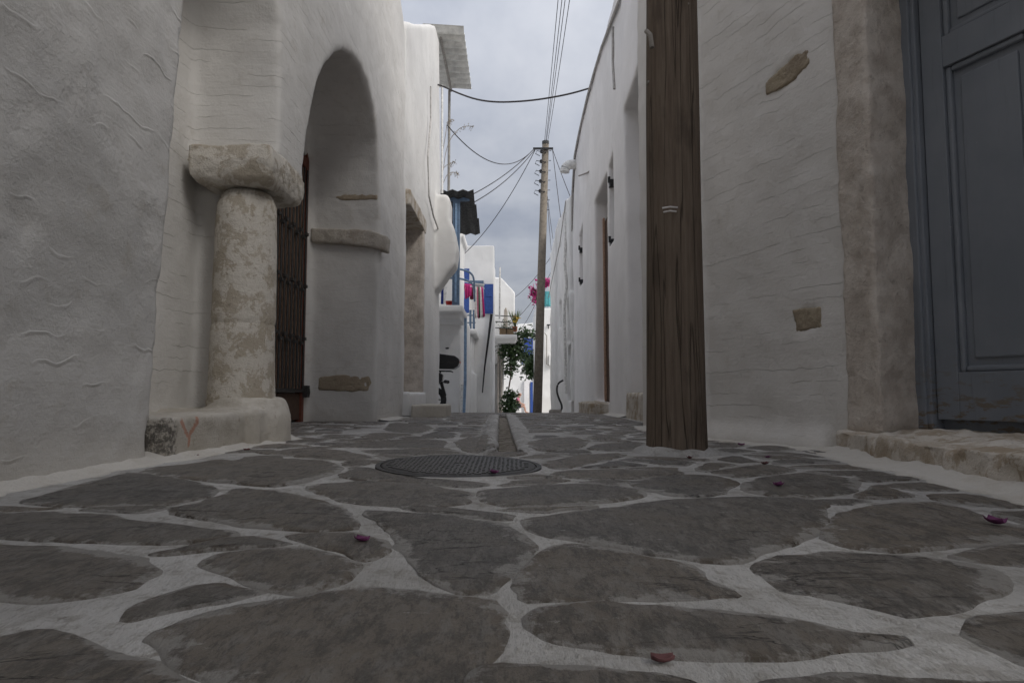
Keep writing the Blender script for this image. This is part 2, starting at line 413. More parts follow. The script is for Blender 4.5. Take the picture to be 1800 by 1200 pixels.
# paving stones: outlines on the ground plane
TR = '''-40,1135 0,1125 92,1108 146,1121 167,1137 250,1158 292,1179 325,1200 350,1260 100,1300 -120,1220
300,1117 367,1092 450,1067 592,1044 706,1047 853,1055 863,1078 850,1098 865,1117 857,1140 830,1156 791,1176 776,1200 740,1235 560,1250 440,1220 375,1171 342,1154
873,1187 888,1178 939,1175 1036,1178 1133,1187 1192,1195 1240,1220 1150,1270 900,1270 855,1215
951,1092 970,1080 1036,1071 1200,1084 1275,1089 1388,1099 1481,1116 1562,1131 1519,1146 1425,1147 1312,1149 1200,1146 1094,1137 997,1125 958,1109
1717,1119 1744,1099 1800,1087 1900,1090 1960,1140 1850,1185 1800,1166 1755,1144
1337,1005 1350,990 1387,977 1462,972 1575,982 1650,992 1725,1009 1774,1026 1744,1044 1687,1061 1642,1076 1590,1080 1537,1069 1462,1050 1369,1035
923,1053 931,1024 958,993 970,969 1009,967 1075,973 1153,987 1211,1000 1246,1024 1290,1050 1250,1049 1094,1051 1017,1051
939,913 1017,903 1114,892 1200,883 1294,879 1387,881 1444,889 1432,915 1410,941 1369,960 1275,987 1230,983 1133,969 1056,954 978,944 947,931
1466,945 1485,907 1519,894 1575,887 1646,884 1699,900 1732,911 1800,928 1850,938 1840,950 1800,945 1725,954 1650,962 1556,967 1500,960
1680,977 1744,966 1800,963 1900,967 1910,1000 1800,990 1744,986
1509,876 1534,857 1560,862 1601,873 1556,877
1316,853 1342,842 1406,833 1462,840 1507,851 1489,866 1440,876 1369,874 1324,866
1118,852 1150,840 1200,836 1255,838 1281,849 1275,866 1237,874 1180,872 1140,863
1256,829 1294,823 1350,817 1395,829 1350,834 1301,840
1219,825 1241,814 1275,814 1290,817 1245,828
1260,807 1297,801 1339,811 1294,812
850,868 865,861 933,856 1042,855 1096,862 1123,872 1096,881 1006,886 897,890 861,881
547,859 572,852 644,847 753,853 818,864 820,884 753,889 663,888 601,881
643,903 681,902 789,911 879,926 915,949 916,962 912,985 892,1012 853,1036 799,1034 776,1024 744,997 721,969 686,934
702,895 789,893 890,904 883,915 807,906
300,900 375,883 425,860 500,867 575,887 600,908 626,927 560,933 500,931 437,923
518,946 547,940 619,940 644,949 672,965 647,977 628,981 589,962
371,987 400,975 479,969 542,971 600,992 608,997 589,1014 550,1030 521,1035 458,1025 400,1004
229,1079 271,1054 333,1029 375,1025 450,1040 375,1054 292,1071 250,1083
-100,960 0,960 125,971 229,981 262,1004 225,1027 167,1042 75,1054 0,1046 -120,1035 -160,990
-90,905 0,904 75,900 167,906 292,921 412,940 354,950 250,955 125,950 0,942 -100,935
50,881 108,867 175,846 233,835 312,846 375,860 358,875 292,887 167,890 83,887
258,827 333,815 417,800 479,800 575,812 592,825 542,844 479,856 375,846 292,835
450,796 500,794 572,790 644,801 652,806 608,810 536,805
605,839 623,821 655,824 700,838 760,845 825,849 855,852 818,858 735,849 644,845
876,855 915,844 998,844 951,852
969,835 1006,828 1078,825 1150,828 1190,832 1132,839 1060,842 1006,839
955,812 1006,803 1078,797 1099,801 1042,812 987,824
1034,790 1053,781 1132,776 1128,792 1078,793
930,783 948,772 1006,767 1034,774 1020,787 969,793 937,790
803,778 818,769 861,765 866,790 832,796 807,788
578,785 644,778 717,772 778,774 785,786 717,787 626,787
641,791 717,790 789,793 811,798 717,800 662,798
634,770 659,761 731,763 681,772
673,758 688,742 753,747 760,754 735,761
735,767 771,758 800,761 796,770'''
traced = []
for line in TR.split('\n'):
    traced.append([ground_at(*map(float, q.split(','))).to_2d() for q in line.split()])
MH = ground_at(807, 821).to_2d(); MHR = .318
def inside(p, poly):
    c = False; j = len(poly) - 1
    for i in range(len(poly)):
        a, b = poly[i], poly[j]
        if (a.y > p.y) != (b.y > p.y) and p.x < (b.x - a.x) * (p.y - a.y) / (b.y - a.y) + a.x: c = not c
        j = i
    return c
def segd(p, a, b):
    ab = b - a; k = max(0, min(1, (p - a).dot(ab) / max(ab.length_squared, 1e-9))); return (p - a - ab * k).length
def pdist(p, poly): return min(segd(p, poly[i - 1], poly[i]) for i in range(len(poly)))
def rightlim(y):
    if y < 3.35: return 1.28 + .07 * max(0, y - 1.9)
    if y < 4.6: return 1.60 - .40 * (y - 3.35)
    if y < 6.2: return 1.05
    return 1.28
def leftlim(y): return -2.05 if 4.75 < y < 7.05 else (-1.36 if y < 4.5 else -1.27)
def nearest(p, poly):
    best = None
    for i in range(len(poly)):
        a, b = poly[i - 1], poly[i]; ab = b - a
        k = max(0, min(1, (p - a).dot(ab) / max(ab.length_squared, 1e-9))); q = a + ab * k
        if best is None or (p - q).length < (p - best).length: best = q
    return best
seeds = []
def sow(count, tries, y0, y1, md, clear):
    n0 = len(seeds)
    for _ in range(tries):
        if len(seeds) - n0 >= count: break
        y = random.uniform(y0, y1); x = random.uniform(leftlim(y) + .06, rightlim(y) - .06); p = Vector((x, y))
        if any(((p.x - q.x) ** 2 / 1.5 + (p.y - q.y) ** 2 * 1.4) < md * md for q in seeds): continue
        if (p - MH).length < MHR + clear or (p - Vector((.79, 3.3))).length < .27: continue
        if 3.2 < y < 9.7 and abs(x - GUT(y)) < .17 + clear: continue
        if any((p - tp[0]).length < 2.5 and (inside(p, tp) or pdist(p, tp) < clear) for tp in traced): continue
        seeds.append(p)
sow(210, 9000, -1.2, 12.5, .30, .10)
sow(90, 9000, 1.2, 6.5, .17, .05)
cells = []
def clip(poly, m, nrm):
    o = []
    for i in range(len(poly)):
        a, b = poly[i - 1], poly[i]; da, db = (a - m).dot(nrm), (b - m).dot(nrm)
        if (da <= 0) != (db <= 0): o.append(a.lerp(b, da / (da - db)))
        if db <= 0: o.append(b)
    return o
for p in seeds:
    x0, x1 = leftlim(p.y) - .02, rightlim(p.y) + .02
    poly = [Vector((max(x0, p.x - .5), p.y - .42)), Vector((min(x1, p.x + .5), p.y - .42)), Vector((min(x1, p.x + .5), p.y + .42)), Vector((max(x0, p.x - .5), p.y + .42))]
    for q in seeds:
        if q is p or (q - p).length > 1.3: continue
        nrm = (q - p).normalized(); poly = clip(poly, (p + q) / 2 - nrm * .019, nrm)
        if len(poly) < 3: break
    obst = [nearest(p, tp) for tp in traced if (p - tp[0]).length < 2.6]
    obst.append(MH + (p - MH).normalized() * (MHR + .015)); pc = Vector((.79, 3.3)); obst.append(pc + (p - pc).normalized() * .2)
    if 3.1 < p.y < 9.8: obst.append(Vector((GUT(p.y) + (.14 if p.x > GUT(p.y) else -.14), p.y)))
    for q in obst:
        if len(poly) < 3: break
        nrm = (q - p).normalized(); poly = clip(poly, q - nrm * .034, nrm)
    if len(poly) < 3: continue
    ar = abs(sum(poly[i - 1].x * poly[i].y - poly[i].x * poly[i - 1].y for i in range(len(poly)))) / 2
    if ar > .009: cells.append((ar, poly))
cells = [c for a, c in sorted(cells, key=lambda c: -c[0] / max(1, c[1][0].y))][:256]
def make_stone(poly, seed, near):
    if sum(poly[i - 1].x * poly[i].y - poly[i].x * poly[i - 1].y for i in range(len(poly))) < 0: poly = poly[::-1]
    pts = [p.to_3d() for p in poly]
    cc = sum(pts, Vector((0, 0, 0))) / len(pts)
    if near == 2: pts = [p + (p - cc).normalized() * (.026 + .03 * (p - cc).length) for p in pts]
    pts = smoothpts(pts, 1, True, .17)
    c0y = cc.y
    if near:
        o = []
        for i in range(len(pts)):
            a, b = pts[i - 1], pts[i]; k = max(1, int((b - a).length / (.02 if c0y < 3.2 else .035)))
            o += [a.lerp(b, j / k) for j in range(k)]
        pts = o
        pts = [p + Vector((noise.noise((p.x * 14, p.y * 14, seed)), noise.noise((p.x * 14, p.y * 14, seed + 9)), 0)) * .013 + Vector((noise.noise((p.x * 5, p.y * 5, seed)), noise.noise((p.x * 5, p.y * 5, seed + 5)), 0)) * .014 + Vector((noise.noise((p.x * 33, p.y * 33, seed)), noise.noise((p.x * 33, p.y * 33, seed + 5)), 0)) * .005 for p in pts]
    elif len(pts) > 14: pts = pts[::2]
    c = sum(pts, Vector((0, 0, 0))) / len(pts)
    md = sum((p - c).length for p in pts) / len(pts)
    lift = random.uniform(.000, .004)
    rings = [(0, -.008, 1.), (.006, .0005, .97), (.02, .0022, .86), (.06, .0036, .6)] if near else [(0, -.012, 1.), (.01, .004, .95)]
    bm = nb(); lay = bm.verts.layers.float.new('edge'); prev = None
    tx, ty = random.gauss(0, .006), random.gauss(0, .006)
    def ring(fn, dz, e):
        r = []
        for p in pts:
            v = fn(p); z = gsurf(v.x, v.y) * 1.0 + dz + (lift + tx * (v.x - c.x) + ty * (v.y - c.y) if dz > -.01 else 0)
            if near: z += .004 * noise.noise((v.x * 7, v.y * 7, seed))
            w = bm.verts.new((v.x, v.y, z)); w[lay] = e; r.append(w)
        return r
    rs = [ring(lambda p, a=a: p + (c - p) * min(.4, a / max((c - p).length, .01)), dz, e) for a, dz, e in rings]
    if near: rs.append(ring(lambda p: p + (c - p) * .55, .0045, .25))
    for a, b in zip(rs, rs[1:]):
        for i in range(len(pts)): bm.faces.new((a[i - 1], a[i], b[i], b[i - 1]))
    cv = bm.verts.new((c.x, c.y, gsurf(c.x, c.y) + .0045 + lift)); cv[lay] = .0 if near else .3
    for i in range(len(pts)): bm.faces.new((rs[-1][i - 1], rs[-1][i], cv))
    bmesh.ops.recalc_face_normals(bm, faces=bm.faces)
    return obj('paving_stone', bm, 'paving_stone', ground, smooth=True, base=(c.x, c.y, gsurf(c.x, c.y)))
for i, p in enumerate(traced): make_stone(p, i * 3.7, 2)
for i, p in enumerate(cells[:255]): make_stone(p, 200 + i * 2.3, int(p[0].y < 6))

# silt lying in the open drain, and its outlet
bm = nb(); prev = None
for i in range(40):
    y = 3.5 + i * .15
    r = [bm.verts.new((GUT(y) + dx, y, gz(y) - .030 + .008 * noise.noise((dx * 20, y * 5, 1)))) for dx in (-.06, -.02, .02, .06)]
    if prev:
        for k in range(3): bm.faces.new((prev[k], prev[k + 1], r[k + 1], r[k]))
    prev = r
stone('silt', (.14, .11, .075), (.22, .19, .15), white=.2, scale=3)
obj('drain_bed', bm, 'silt', ground, smooth=True)

for sgn in (-1, 1):
    bm = nb(); pts = [(GUT(y) + sgn * (.095 + .012 * noise.noise((y * 3, sgn, 0))), y, gz(y) + .002) for y in [3.42 + .16 * k for k in range(39)]]
    prev = None
    for x, y, z in pts:
        w = .045 + .012 * noise.noise((y * 4, sgn * 3, 5))
        r = [bm.verts.new((x + dx, y, z + dz)) for dx, dz in ((-w, -.03), (-w * .9, .004), (0, .014), (w * .9, .004), (w, -.03))]
        if prev:
            for k in range(5): bm.faces.new((prev[k], prev[(k + 1) % 5], r[(k + 1) % 5], r[k]))
        else: bm.faces.new(r[::-1])
        prev = r
    bm.faces.new(prev)
    bmesh.ops.recalc_face_normals(bm, faces=bm.faces)
    organic(obj('drain_kerb', bm, 'lime_grout', ground), .013, 2, .02, .12, .016, .04)

# whitewash brushed along the foot of the walls
def skirt(pts, w, side):
    bm = nb(); prev = None
    P = []
    for a, b in zip(pts, pts[1:]):
        k = max(2, int(math.hypot(b[0] - a[0], b[1] - a[1]) / .03)); P += [(a[0] + (b[0] - a[0]) * i / k, a[1] + (b[1] - a[1]) * i / k) for i in range(k)]
    for i, (x, y) in enumerate(P):
        x2, y2 = P[min(i + 1, len(P) - 1)]; x1, y1 = P[max(i - 1, 0)]; L = math.hypot(x2 - x1, y2 - y1); nx, ny = (y2 - y1) / L * side, -(x2 - x1) / L * side
        ww = w * (1 + .5 * noise.noise((x * 5, y * 5, 1)) + .3 * noise.noise((x * 19, y * 19, 4)))
        r = []
        for q, h in ((-.05, .06), (.0, .034), (.3, .018), (.65, .012), (1, .006), (1.04, -.012)):
            d = q * ww if q > 0 else q
            vx, vy = x + nx * d, y + ny * d; r.append(bm.verts.new((vx, vy, gsurf(vx, vy) + h * .7 + .009 * noise.noise((vx * 16, vy * 16, 2)) * (q > -.01))))
        if prev:
            for k in range(5): bm.faces.new((prev[k], prev[k + 1], r[k + 1], r[k]))
        prev = r
    bmesh.ops.recalc_face_normals(bm, faces=bm.faces)
    obj('whitewash_edge', bm, 'edge_wash', ground, smooth=True)
plaster('edge_wash', (.66, .645, .62), dirt=1.0, fine=3.2, gr=.05)
skirt([(-1.50, .2), (-1.50, 2.86), (-1.45, 2.95), (-1.45, 3.75), (-1.385, 3.85), (-1.37, 4.32)], .075, 1)
skirt([(-1.41, 7.25), (-1.41, 8.4)], .12, 1); skirt([(-1.41, 9.3), (-1.41, 13.2)], .12, 1)
skirt([(1.32, .9), (1.42, 1.9), (1.47, 2.6), (1.56, 3.36), (1.60, 3.40), (1.27, 4.26), (1.12, 4.7), (1.12, 5.8)], .12, -1)
skirt([(1.38, 8.3), (1.38, 9.9)], .10, -1); skirt([(1.38, 11.7), (1.38, 15.4)], .12, -1)

# manhole cover
mh = thing('manhole_cover', (MH.x, MH.y, .004), 'round dark iron manhole cover with raised tread set in the stone lane', 'manhole cover')
mh.rotation_euler = (R(1.7), R(.9), 0)
bm = nb(); lathe(bm, (0, 0, 0), [(.295, -.04), (.295, .006), (.285, .008)], 48)
obj('cover_plate', bm, 'dark_iron', mh, base=(0, 0, 0)).location = (0, 0, 0)
bm = nb(); n = 56
for i in range(n):
    a0, a1 = 2 * math.pi * i / n, 2 * math.pi * (i + 1) / n
    q = [(r * math.cos(a), r * math.sin(a), z) for z in (-.04, .006) for r, a in ((.300, a0), (.318, a0), (.318, a1), (.300, a1))]
    vs = [bm.verts.new(v) for v in q]
    for f in ((4, 5, 6, 7), (0, 4, 7, 3), (1, 2, 6, 5)): bm.faces.new([vs[k] for k in f])
obj('rim', bm, 'dark_iron', mh, base=(0, 0, 0)).location = (0, 0, 0)
simple('worn_iron', (.10, .097, .094), .5, metal=.2)
bm = nb()
for j in range(-14, 15):
    for i in range(-9, 10):
        x, y = i * .034 + (.017 if j % 2 else 0) + random.uniform(-.002, .002), j * .0195
        if math.hypot(abs(x) + .012, y) > .28 or math.hypot(x, y) < .02: continue
        box(bm, x - .0125, x + .0125, y - .006, y + .006, .006, .012)
o = obj('tread_pattern', bm, 'worn_iron', mh, base=(0, 0, 0)); o.location = (0, 0, 0); o['kind'] = 'stuff'

# ------------------------------------------------------------------ LEFT: arcaded house
FA = Frame((-1.40, 0, 0), (0, 1, 0), (-1, 0, 0))
ah = thing('arcaded_house', (-2, 3, 0), 'old whitewashed house with a stone column, niche and tall arched entrance', 'house')
bm = nb()
FN = Frame((-1.50, 0, 0), (0, 1, 0), (-1, 0, 0))
prism(bm, FN, [(-4.5, -.3), (2.86, -.3), (2.84, .12), (2.95, 1.4), (3.06, 2.5), (3.1, 3.0), (3.1, 6.6), (-4.5, 6.6)], [], 0, 1.2)
box(bm, -2.0, 2.2, -4.5, -.9, 2.6, 5.6)  # added unseen block bridging the lane behind the camera, shades the foreground
obj_wall = organic(obj('near_wall_and_shade_block', bm, 'plaster_near', ah), .026, 3, .03, .6, .018, .12)
bm = nb()
box(bm, -2.7, -1.93, 2.6, 4.35, -.3, 3.2)
box(bm, -2.7, -1.78, 4.12, 4.62, -.3, 2.2)
box(bm, -2.7, -1.52, 2.9, 4.0, 2.95, 6.6)
cap_y1 = 4.56
archpx = [(533, 296), (541, 245), (549, 195), (558, 150), (572, 115), (588, 94), (603, 88), (620, 96), (634, 116), (647, 150), (657, 195), (664, 245), (667, 300), (668, 350), (668, 400)]
arch = []
for px, py in archpx:
    p = atX(px, py, -1.40); arch.append((p.y, p.z))
yp = arch[-1][0] - .02
outer = [(3.0, 6.6), (3.0, 3.2), (3.3, 3.15), (3.65, 3.0), (3.86, 2.78), (3.96, 2.5), (4.0, 2.1), (4.0, 1.68), (4.50, 1.68)] + arch + [(yp, 1.2), (yp - .02, -.3), (8.72, -.3), (8.72, 5.05), (8.3, 5.25), (7.2, 6.3)]
prism(bm, FA, outer, [], 0, .74)
box(bm, -2.75, -2.13, 4.3, 7.5, 2.75, 6.0)
box(bm, -2.75, -2.13, yp - .1, 8.72, -.3, 5.0)
organic(obj('wall', bm, 'plaster_niche', ah), .028, 5, .035, .7, .011, .14)
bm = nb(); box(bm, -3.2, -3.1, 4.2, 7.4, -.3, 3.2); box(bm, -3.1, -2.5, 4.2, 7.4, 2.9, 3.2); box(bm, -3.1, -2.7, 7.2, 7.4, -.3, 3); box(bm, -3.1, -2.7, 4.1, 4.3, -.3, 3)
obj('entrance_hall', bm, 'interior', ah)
# ledge with column base
bm = nb()
box(bm, -2.2, -1.45, 2.9, 3.9, -.2, .185); box(bm, -2.0, -1.385, 3.75, 4.3, -.2, .20)
lathe(bm, (-1.56, 4.05, 0), [(.25, -.2), (.25, .16), (.235, .2), (.21, .26)], 24)
organic(obj('ledge', bm, 'plaster_ledge', ah), .02, 3, .03, .4, .012, .08)
# soot stain and an orange spray mark on the ledge front (flat paint, so in the material)
FLd = Frame((-1.45, 0, 0), (0, 1, 0), (-1, 0, 0))
mt = MATS['plaster_ledge']; t = mt.node_tree; bs = t.nodes['Principled BSDF']
cur = bs.inputs['Base Color'].links[0].from_socket
sp_ = N(t, 'ShaderNodeSeparateXYZ', {0: pos(t)}); yy_, zz_ = sp_.outputs[1], sp_.outputs[2]
nn = NZ(t, pos(t), 20, 7, .8)
def segdist(a, b):
    dx, dz = b[0] - a[0], b[1] - a[1]; L = dx * dx + dz * dz
    py_, pz_ = M(t, 'SUBTRACT', yy_, a[0]), M(t, 'SUBTRACT', zz_, a[1])
    k = M(t, 'DIVIDE', M(t, 'ADD', M(t, 'MULTIPLY', py_, dx), M(t, 'MULTIPLY', pz_, dz)), L, clamp=True)
    ex, ez = M(t, 'SUBTRACT', py_, M(t, 'MULTIPLY', k, dx)), M(t, 'SUBTRACT', pz_, M(t, 'MULTIPLY', k, dz))
    return M(t, 'SQRT', M(t, 'ADD', M(t, 'MULTIPLY', ex, ex), M(t, 'MULTIPLY', ez, ez)))
dd = segdist(FLd.uv(300, 758), FLd.uv(300, 796))
soot = MR(t, M(t, 'ADD', dd, M(t, 'MULTIPLY', M(t, 'SUBTRACT', nn, .5), .22)), .030, .062, 1, 0)
cur = MX(t, M(t, 'MULTIPLY', M(t, 'MULTIPLY', soot, MR(t, NZ(t, pos(t), 30, 7, .8), .62, .46)), .8), cur, col(.045, .04, .036))
ds = None
for a, b in (((321, 742), (333, 764)), ((350, 735), (335, 770)), ((337, 768), (333, 784))):
    q = segdist(FLd.uv(*a), FLd.uv(*b)); ds = q if ds is None else M(t, 'MINIMUM', ds, q)
mark = MR(t, M(t, 'ADD', ds, M(t, 'MULTIPLY', M(t, 'SUBTRACT', nn, .5), .07)), .006, .016, 1, 0)
cur = MX(t, M(t, 'MULTIPLY', mark, .55), cur, col(.46, .13, .05))
# only the upright front carries them
t.links.new(cur, bs.inputs['Base Color'])
# column
bm = nb(); lathe(bm, (-1.60, 4.05, 0), [(.20, .18), (.195, .23), (.187, .3), (.184, .5), (.182, .68), (.176, .688), (.176, .694), (.182, .702), (.180, .95), (.176, 1.3), (.172, 1.53)], 40)
o = obj('column', bm, 'peeling_stone', ah, smooth=True); md = o.modifiers.new('sub', 'SUBSURF'); md.levels = md.render_levels = 1
md = o.modifiers.new('uneven', 'DISPLACE'); md.texture = clouds(.12); md.strength = .014; md.texture_coords = 'GLOBAL'
bm = nb()
vs = []
for z, g in ((1.500, -.01), (1.52, .025), (1.57, .04), (1.63, .045), (1.69, .035), (1.72, .03)):
    vs.append((z, -1.83 - g, -1.42 + g, 3.87 - g, 4.42 + g))
rings = []
for z, x0, x1, y0, y1 in vs: rings.append([bm.verts.new(p) for p in ((x0, y0, z), (x1, y0, z), (x1, y1, z), (x0, y1, z))])
for a, b in zip(rings, rings[1:]):
    for j in range(4): bm.faces.new((a[j], a[(j + 1) % 4], b[(j + 1) % 4], b[j]))
bm.faces.new(rings[0][::-1]); bm.faces.new(rings[-1])
organic(obj('capital', bm, 'peeling_stone', ah), .014, 2, .035, .25, .014, .05)
# stones showing on the pier's inner face
FP = Frame((0, yp, 0), (1, 0, 0), (0, 1, 0))
def slab(fr, px, dep0, dep1, name, mat, parent, vox=.015, sm=2, d1=.02, s1=.1):
    bm = nb(); prism(bm, fr, [fr.uv(*q) for q in px], [], dep0, dep1)
    return organic(obj(name, bm, mat, parent), vox, sm, d1, s1, 0, 1)
slab(FP, [(548, 402), (600, 404), (650, 405), (684, 418), (682, 444), (655, 436), (600, 430), (549, 428)], -.05, .1, 'impost_stone', 'impost_stone', ah)
slab(FP, [(587, 347), (605, 341), (640, 341), (664, 343), (664, 352), (630, 353), (600, 353)], -.016, .06, 'exposed_stone', 'tan_stone', ah)
slab(FP, [(559, 662), (600, 658), (650, 660), (654, 672), (648, 687), (600, 688), (560, 685)], -.016, .06, 'exposed_stone', 'tan_stone', ah)
# gate in the arch
gate = obj('gate', (lambda b: (box(b, -2.20, -2.13, yp - .17, yp - .1, .0, 2.8), b)[1])(nb()), 'rust_frame', ah)
bm = nb(); box(bm, -2.19, -2.13, 4.6, yp - .18, 2.62, 2.72); obj('top_rail', bm, 'rust_frame', gate)
bm = nb(); box(bm, -2.19, -2.12, 4.6, yp - .06, .30, .335); obj('bottom_rail', bm, 'dark_iron', gate)
bm = nb(); box(bm, -2.19, -2.15, 4.6, yp - .18, .03, .295); obj('kick_panel', bm, 'dark_wood', gate)
yy = 4.66; k = 0
while yy < yp - .22:
    bm = nb(); box(bm, -2.185, -2.15, yy, yy + .055, .34, 2.61); obj('slat', bm, 'rust_wood', gate)
    bm = nb(); tube(bm, [(-2.125, yy + .075, .34), (-2.125, yy + .075, 2.6)], .011, 6); o = obj('bar', bm, 'dark_iron', gate)
    for z in (.78, 1.32, 1.86):
        z += .05 * (k % 2)
        bm = nb(); box(bm, -2.135, -2.105, yy + .05, yy + .105, z, z + .03); obj('clasp', bm, 'dark_iron', gate)
    yy += .105; k += 1
bm = nb(); box(bm, -2.17, -2.08, yp - .15, yp - .07, .25, .37); lathe(bm, (-2.1, yp - .1, .27), [(.03, 0), (.035, .03), (.03, .07)], 10); obj('latch', bm, 'dark_iron', gate)

# ------------------------------------------------------------------ LEFT: tall house with sloping parapet
FT = Frame((-1.415, 0, 0), (0, 1, 0), (-1, 0, 0))
th = thing('tall_house', (-2, 11, 0), 'tall whitewashed house with a rising parapet and stone framed doorway', 'house')
bm = nb()
prism(bm, FT, [(8.70, -.3), (13.3, -.4), (13.25, 5), (12.75, 7.1), (12.2, 7.12), (8.70, 5.2)], [[(8.98, .30), (10.42, .30), (10.40, 2.92), (9.0, 3.0)]], 0, .5)
box(bm, -2.7, -1.84, 8.7, 13.3, -.4, 5.0)
# flue bulging from the wall
prism(bm, Frame((0, 12.3, 0), (1, 0, 0), (0, 1, 0)), [(-1.6, 2.2), (-1.36, 2.2), (-1.20, 2.45), (-1.04, 2.65), (-1.00, 2.95), (-1.05, 3.3), (-1.14, 3.5), (-1.14, 3.85), (-1.2, 3.95), (-1.6, 3.95)], [], 0, .62)
organic(obj('wall', bm, 'plaster_arc', th), .035, 6, .04, .8, .006, .12)
bm = nb(); box(bm, -1.80, -1.76, 8.95, 10.5, .28, 3.0)
dr = obj('door', bm, 'grey_wood', th)
for i in range(5):
    bm = nb(); box(bm, -1.76, -1.745, 9.0 + i * .29, 9.275 + i * .29, .32, 2.9); obj('plank', bm, 'grey_wood', dr)
bm = nb(); box(bm, -1.76, -1.355, 10.36, 10.52, .3, 2.85); organic(obj('door_jamb', bm, 'jamb_stone', th), .025, 2, .02, .2)
bm = nb(); box(bm, -1.72, -1.35, 8.9, 10.6, 2.80, 3.02); organic(obj('lintel', bm, 'sill_stone', th), .025, 2, .02, .2)
bm = nb(); box(bm, -1.9, -1.33, 8.9, 10.6, .0, .31); organic(obj('threshold', bm, 'plaster_far', th), .03, 3, .02, .2)
# corrugated awning
def corrugated(bm, y0, y1, x0, x1, z, along_x=True, amp=.05, wl=.26, slope=0., th_=.012):
    n = int((y1 - y0) / wl * 8); prev = None
    for i in range(n + 1):
        y = y0 + (y1 - y0) * i / n; zz = z + amp * math.cos(2 * math.pi * (y - y0) / wl)
        r = [bm.verts.new((x0, y, zz)), bm.verts.new((x1, y, zz + slope)), bm.verts.new((x1, y, zz + slope + th_)), bm.verts.new((x0, y, zz + th_))]
        if prev:
            for k in range(4): bm.faces.new((prev[k], prev[(k + 1) % 4], r[(k + 1) % 4], r[k]))
        prev = r
bm = nb(); corrugated(bm, 12.5, 15.1, -1.7, -.92, 7.26, slope=-.05)
aw = obj('awning', bm, 'asbestos', th)
bm = nb(); tube(bm, [(-1.38, 12.7, 7.14), (-1.38, 15.0, 7.14)], .03); tube(bm, [(-1.42, 15.0, 7.15), (-1.42, 15.0, 3.0)], .03); obj('awning_support', bm, 'grey_wood', aw)
bm = nb(); tube(bm, [at(777, y, 13.35) for y in (150, 200, 340)], .025); obj('drainpipe', bm, 'pvc', th)
bm = nb()
tube(bm, [atX(px, py, -1.355) for px, py in ((757, 152), (757, 210), (752, 275), (754, 345), (762, 380), (771, 405), (775, 440))], .014, 6)
obj('wall_cable', bm, 'cable_white', th)
# doorstep slab
bm = nb(); A = at(722, 733, 8.5); B_ = at(784, 733, 8.5); box(bm, A.x, B_.x, 8.5, 9.2, -.05, .155)
o = organic(obj('doorstep', bm, 'plaster_ledge', base=(-1, 8.8, 0)), .02, 3, .02, .3)
tag(o, 'low cream stone block on the paving below the stone framed doorway', 'doorstep')

# ------------------------------------------------------------------ RIGHT: near house with blue-grey door
d_ = Vector((-.36, .933, 0)).normalized(); n_ = Vector((d_.y, -d_.x, 0))
FW = Frame((1.60, 3.40, 0), d_, n_)
rh = thing('corner_house', (2, 3, 0), 'whitewashed corner house with trowelled wall and stone framed panelled door', 'house')
st1 = [FW.uv(*q) for q in ((1346, 146), (1400, 96), (1424, 86), (1425, 112), (1390, 146), (1347, 169))]
st2 = [FW.uv(*q) for q in ((1394, 545), (1444, 538), (1447, 575), (1400, 584))]
def shrink(q, k=.7):
    cx = sum(a for a, _ in q) / len(q); cz = sum(b for _, b in q) / len(q); return [(cx + (a - cx) * k, cz + (b - cz) * k) for a, b in q]
bm = nb()
prism(bm, FW, [(-5.5, -.3), (1.32, -.3), (1.34, 6.2), (.7, 6.4), (.5, 7.1), (-5.5, 7.1)], [[(-1.62, -.05), (-.24, -.05), (-.24, 2.55), (-1.62, 2.55)], shrink(st1), shrink(st2)], 0, .62)
fbox(bm, FW, -5.5, 1.3, -.3, 6.1, .55, 1.3)
fbox(bm, FW, 1.02, 1.36, -.3, 6.2, -.05, .5)
lathe(bm, (1.30, 4.78, -.3), [(.22, 0), (.22, 6.4)], 16)
box(bm, 1.12, 2.4, 4.75, 5.9, -.3, 6.1)
# flared foot of the plaster
prism(bm, Frame(FW.P(.05, 0), n_, d_), [(-.07, -.2), (.1, -.2), (.1, .14), (-.01, .10), (-.05, .03)], [], 0, 1.2)
organic(obj('wall', bm, 'plaster_right', rh), .026, 5, .026, .6, .011, .15)
for q, nm in ((st1, 0), (st2, 1)):
    cx = sum(a for a, _ in q) / len(q); cz = sum(b for _, b in q) / len(q)
    bm = nb(); prism(bm, FW, [(cx + (a - cx) * 1.0, cz + (b - cz) * 1.0) for a, b in q], [], -.007, .08)
    organic(obj('exposed_stone', bm, 'tan_stone', rh), .009, 1, .014, .04, 0, 1)
bm = nb(); fbox(bm, FW, -.275, -.085, .10, 2.6, -.018, .25); organic(obj('door_jamb', bm, 'jamb_stone', rh), .018, 2, .03, .25, .008, .04)
bm = nb(); fbox(bm, FW, -1.78, -1.58, .10, 2.6, -.018, .25); organic(obj('door_jamb', bm, 'jamb_stone', rh), .018, 2, .03, .25, .008, .04)
bm = nb(); fbox(bm, FW, -1.8, -.08, 2.5, 2.72, -.02, .3); organic(obj('lintel', bm, 'jamb_stone', rh), .02, 2, .02, .2)
bm = nb()
sl_ = [(1.56, 3.36), (1.47, 2.6), (1.42, 1.9), (1.34, .9), (2.7, .9), (2.3, 3.45)]
va = [bm.verts.new((x, y, -.2)) for x, y in sl_]; vb = [bm.verts.new((x + (.015 if x < 2 else 0), y, .108)) for x, y in sl_]
bm.faces.new(va); bm.faces.new(vb[::-1])
for i in range(6): bm.faces.new((va[i - 1], va[i], vb[i], vb[i - 1]))
bmesh.ops.recalc_face_normals(bm, faces=bm.faces)
organic(obj('sill', bm, 'sill_stone', rh), .018, 3, .06, .3, .026, .06)
DD = .26
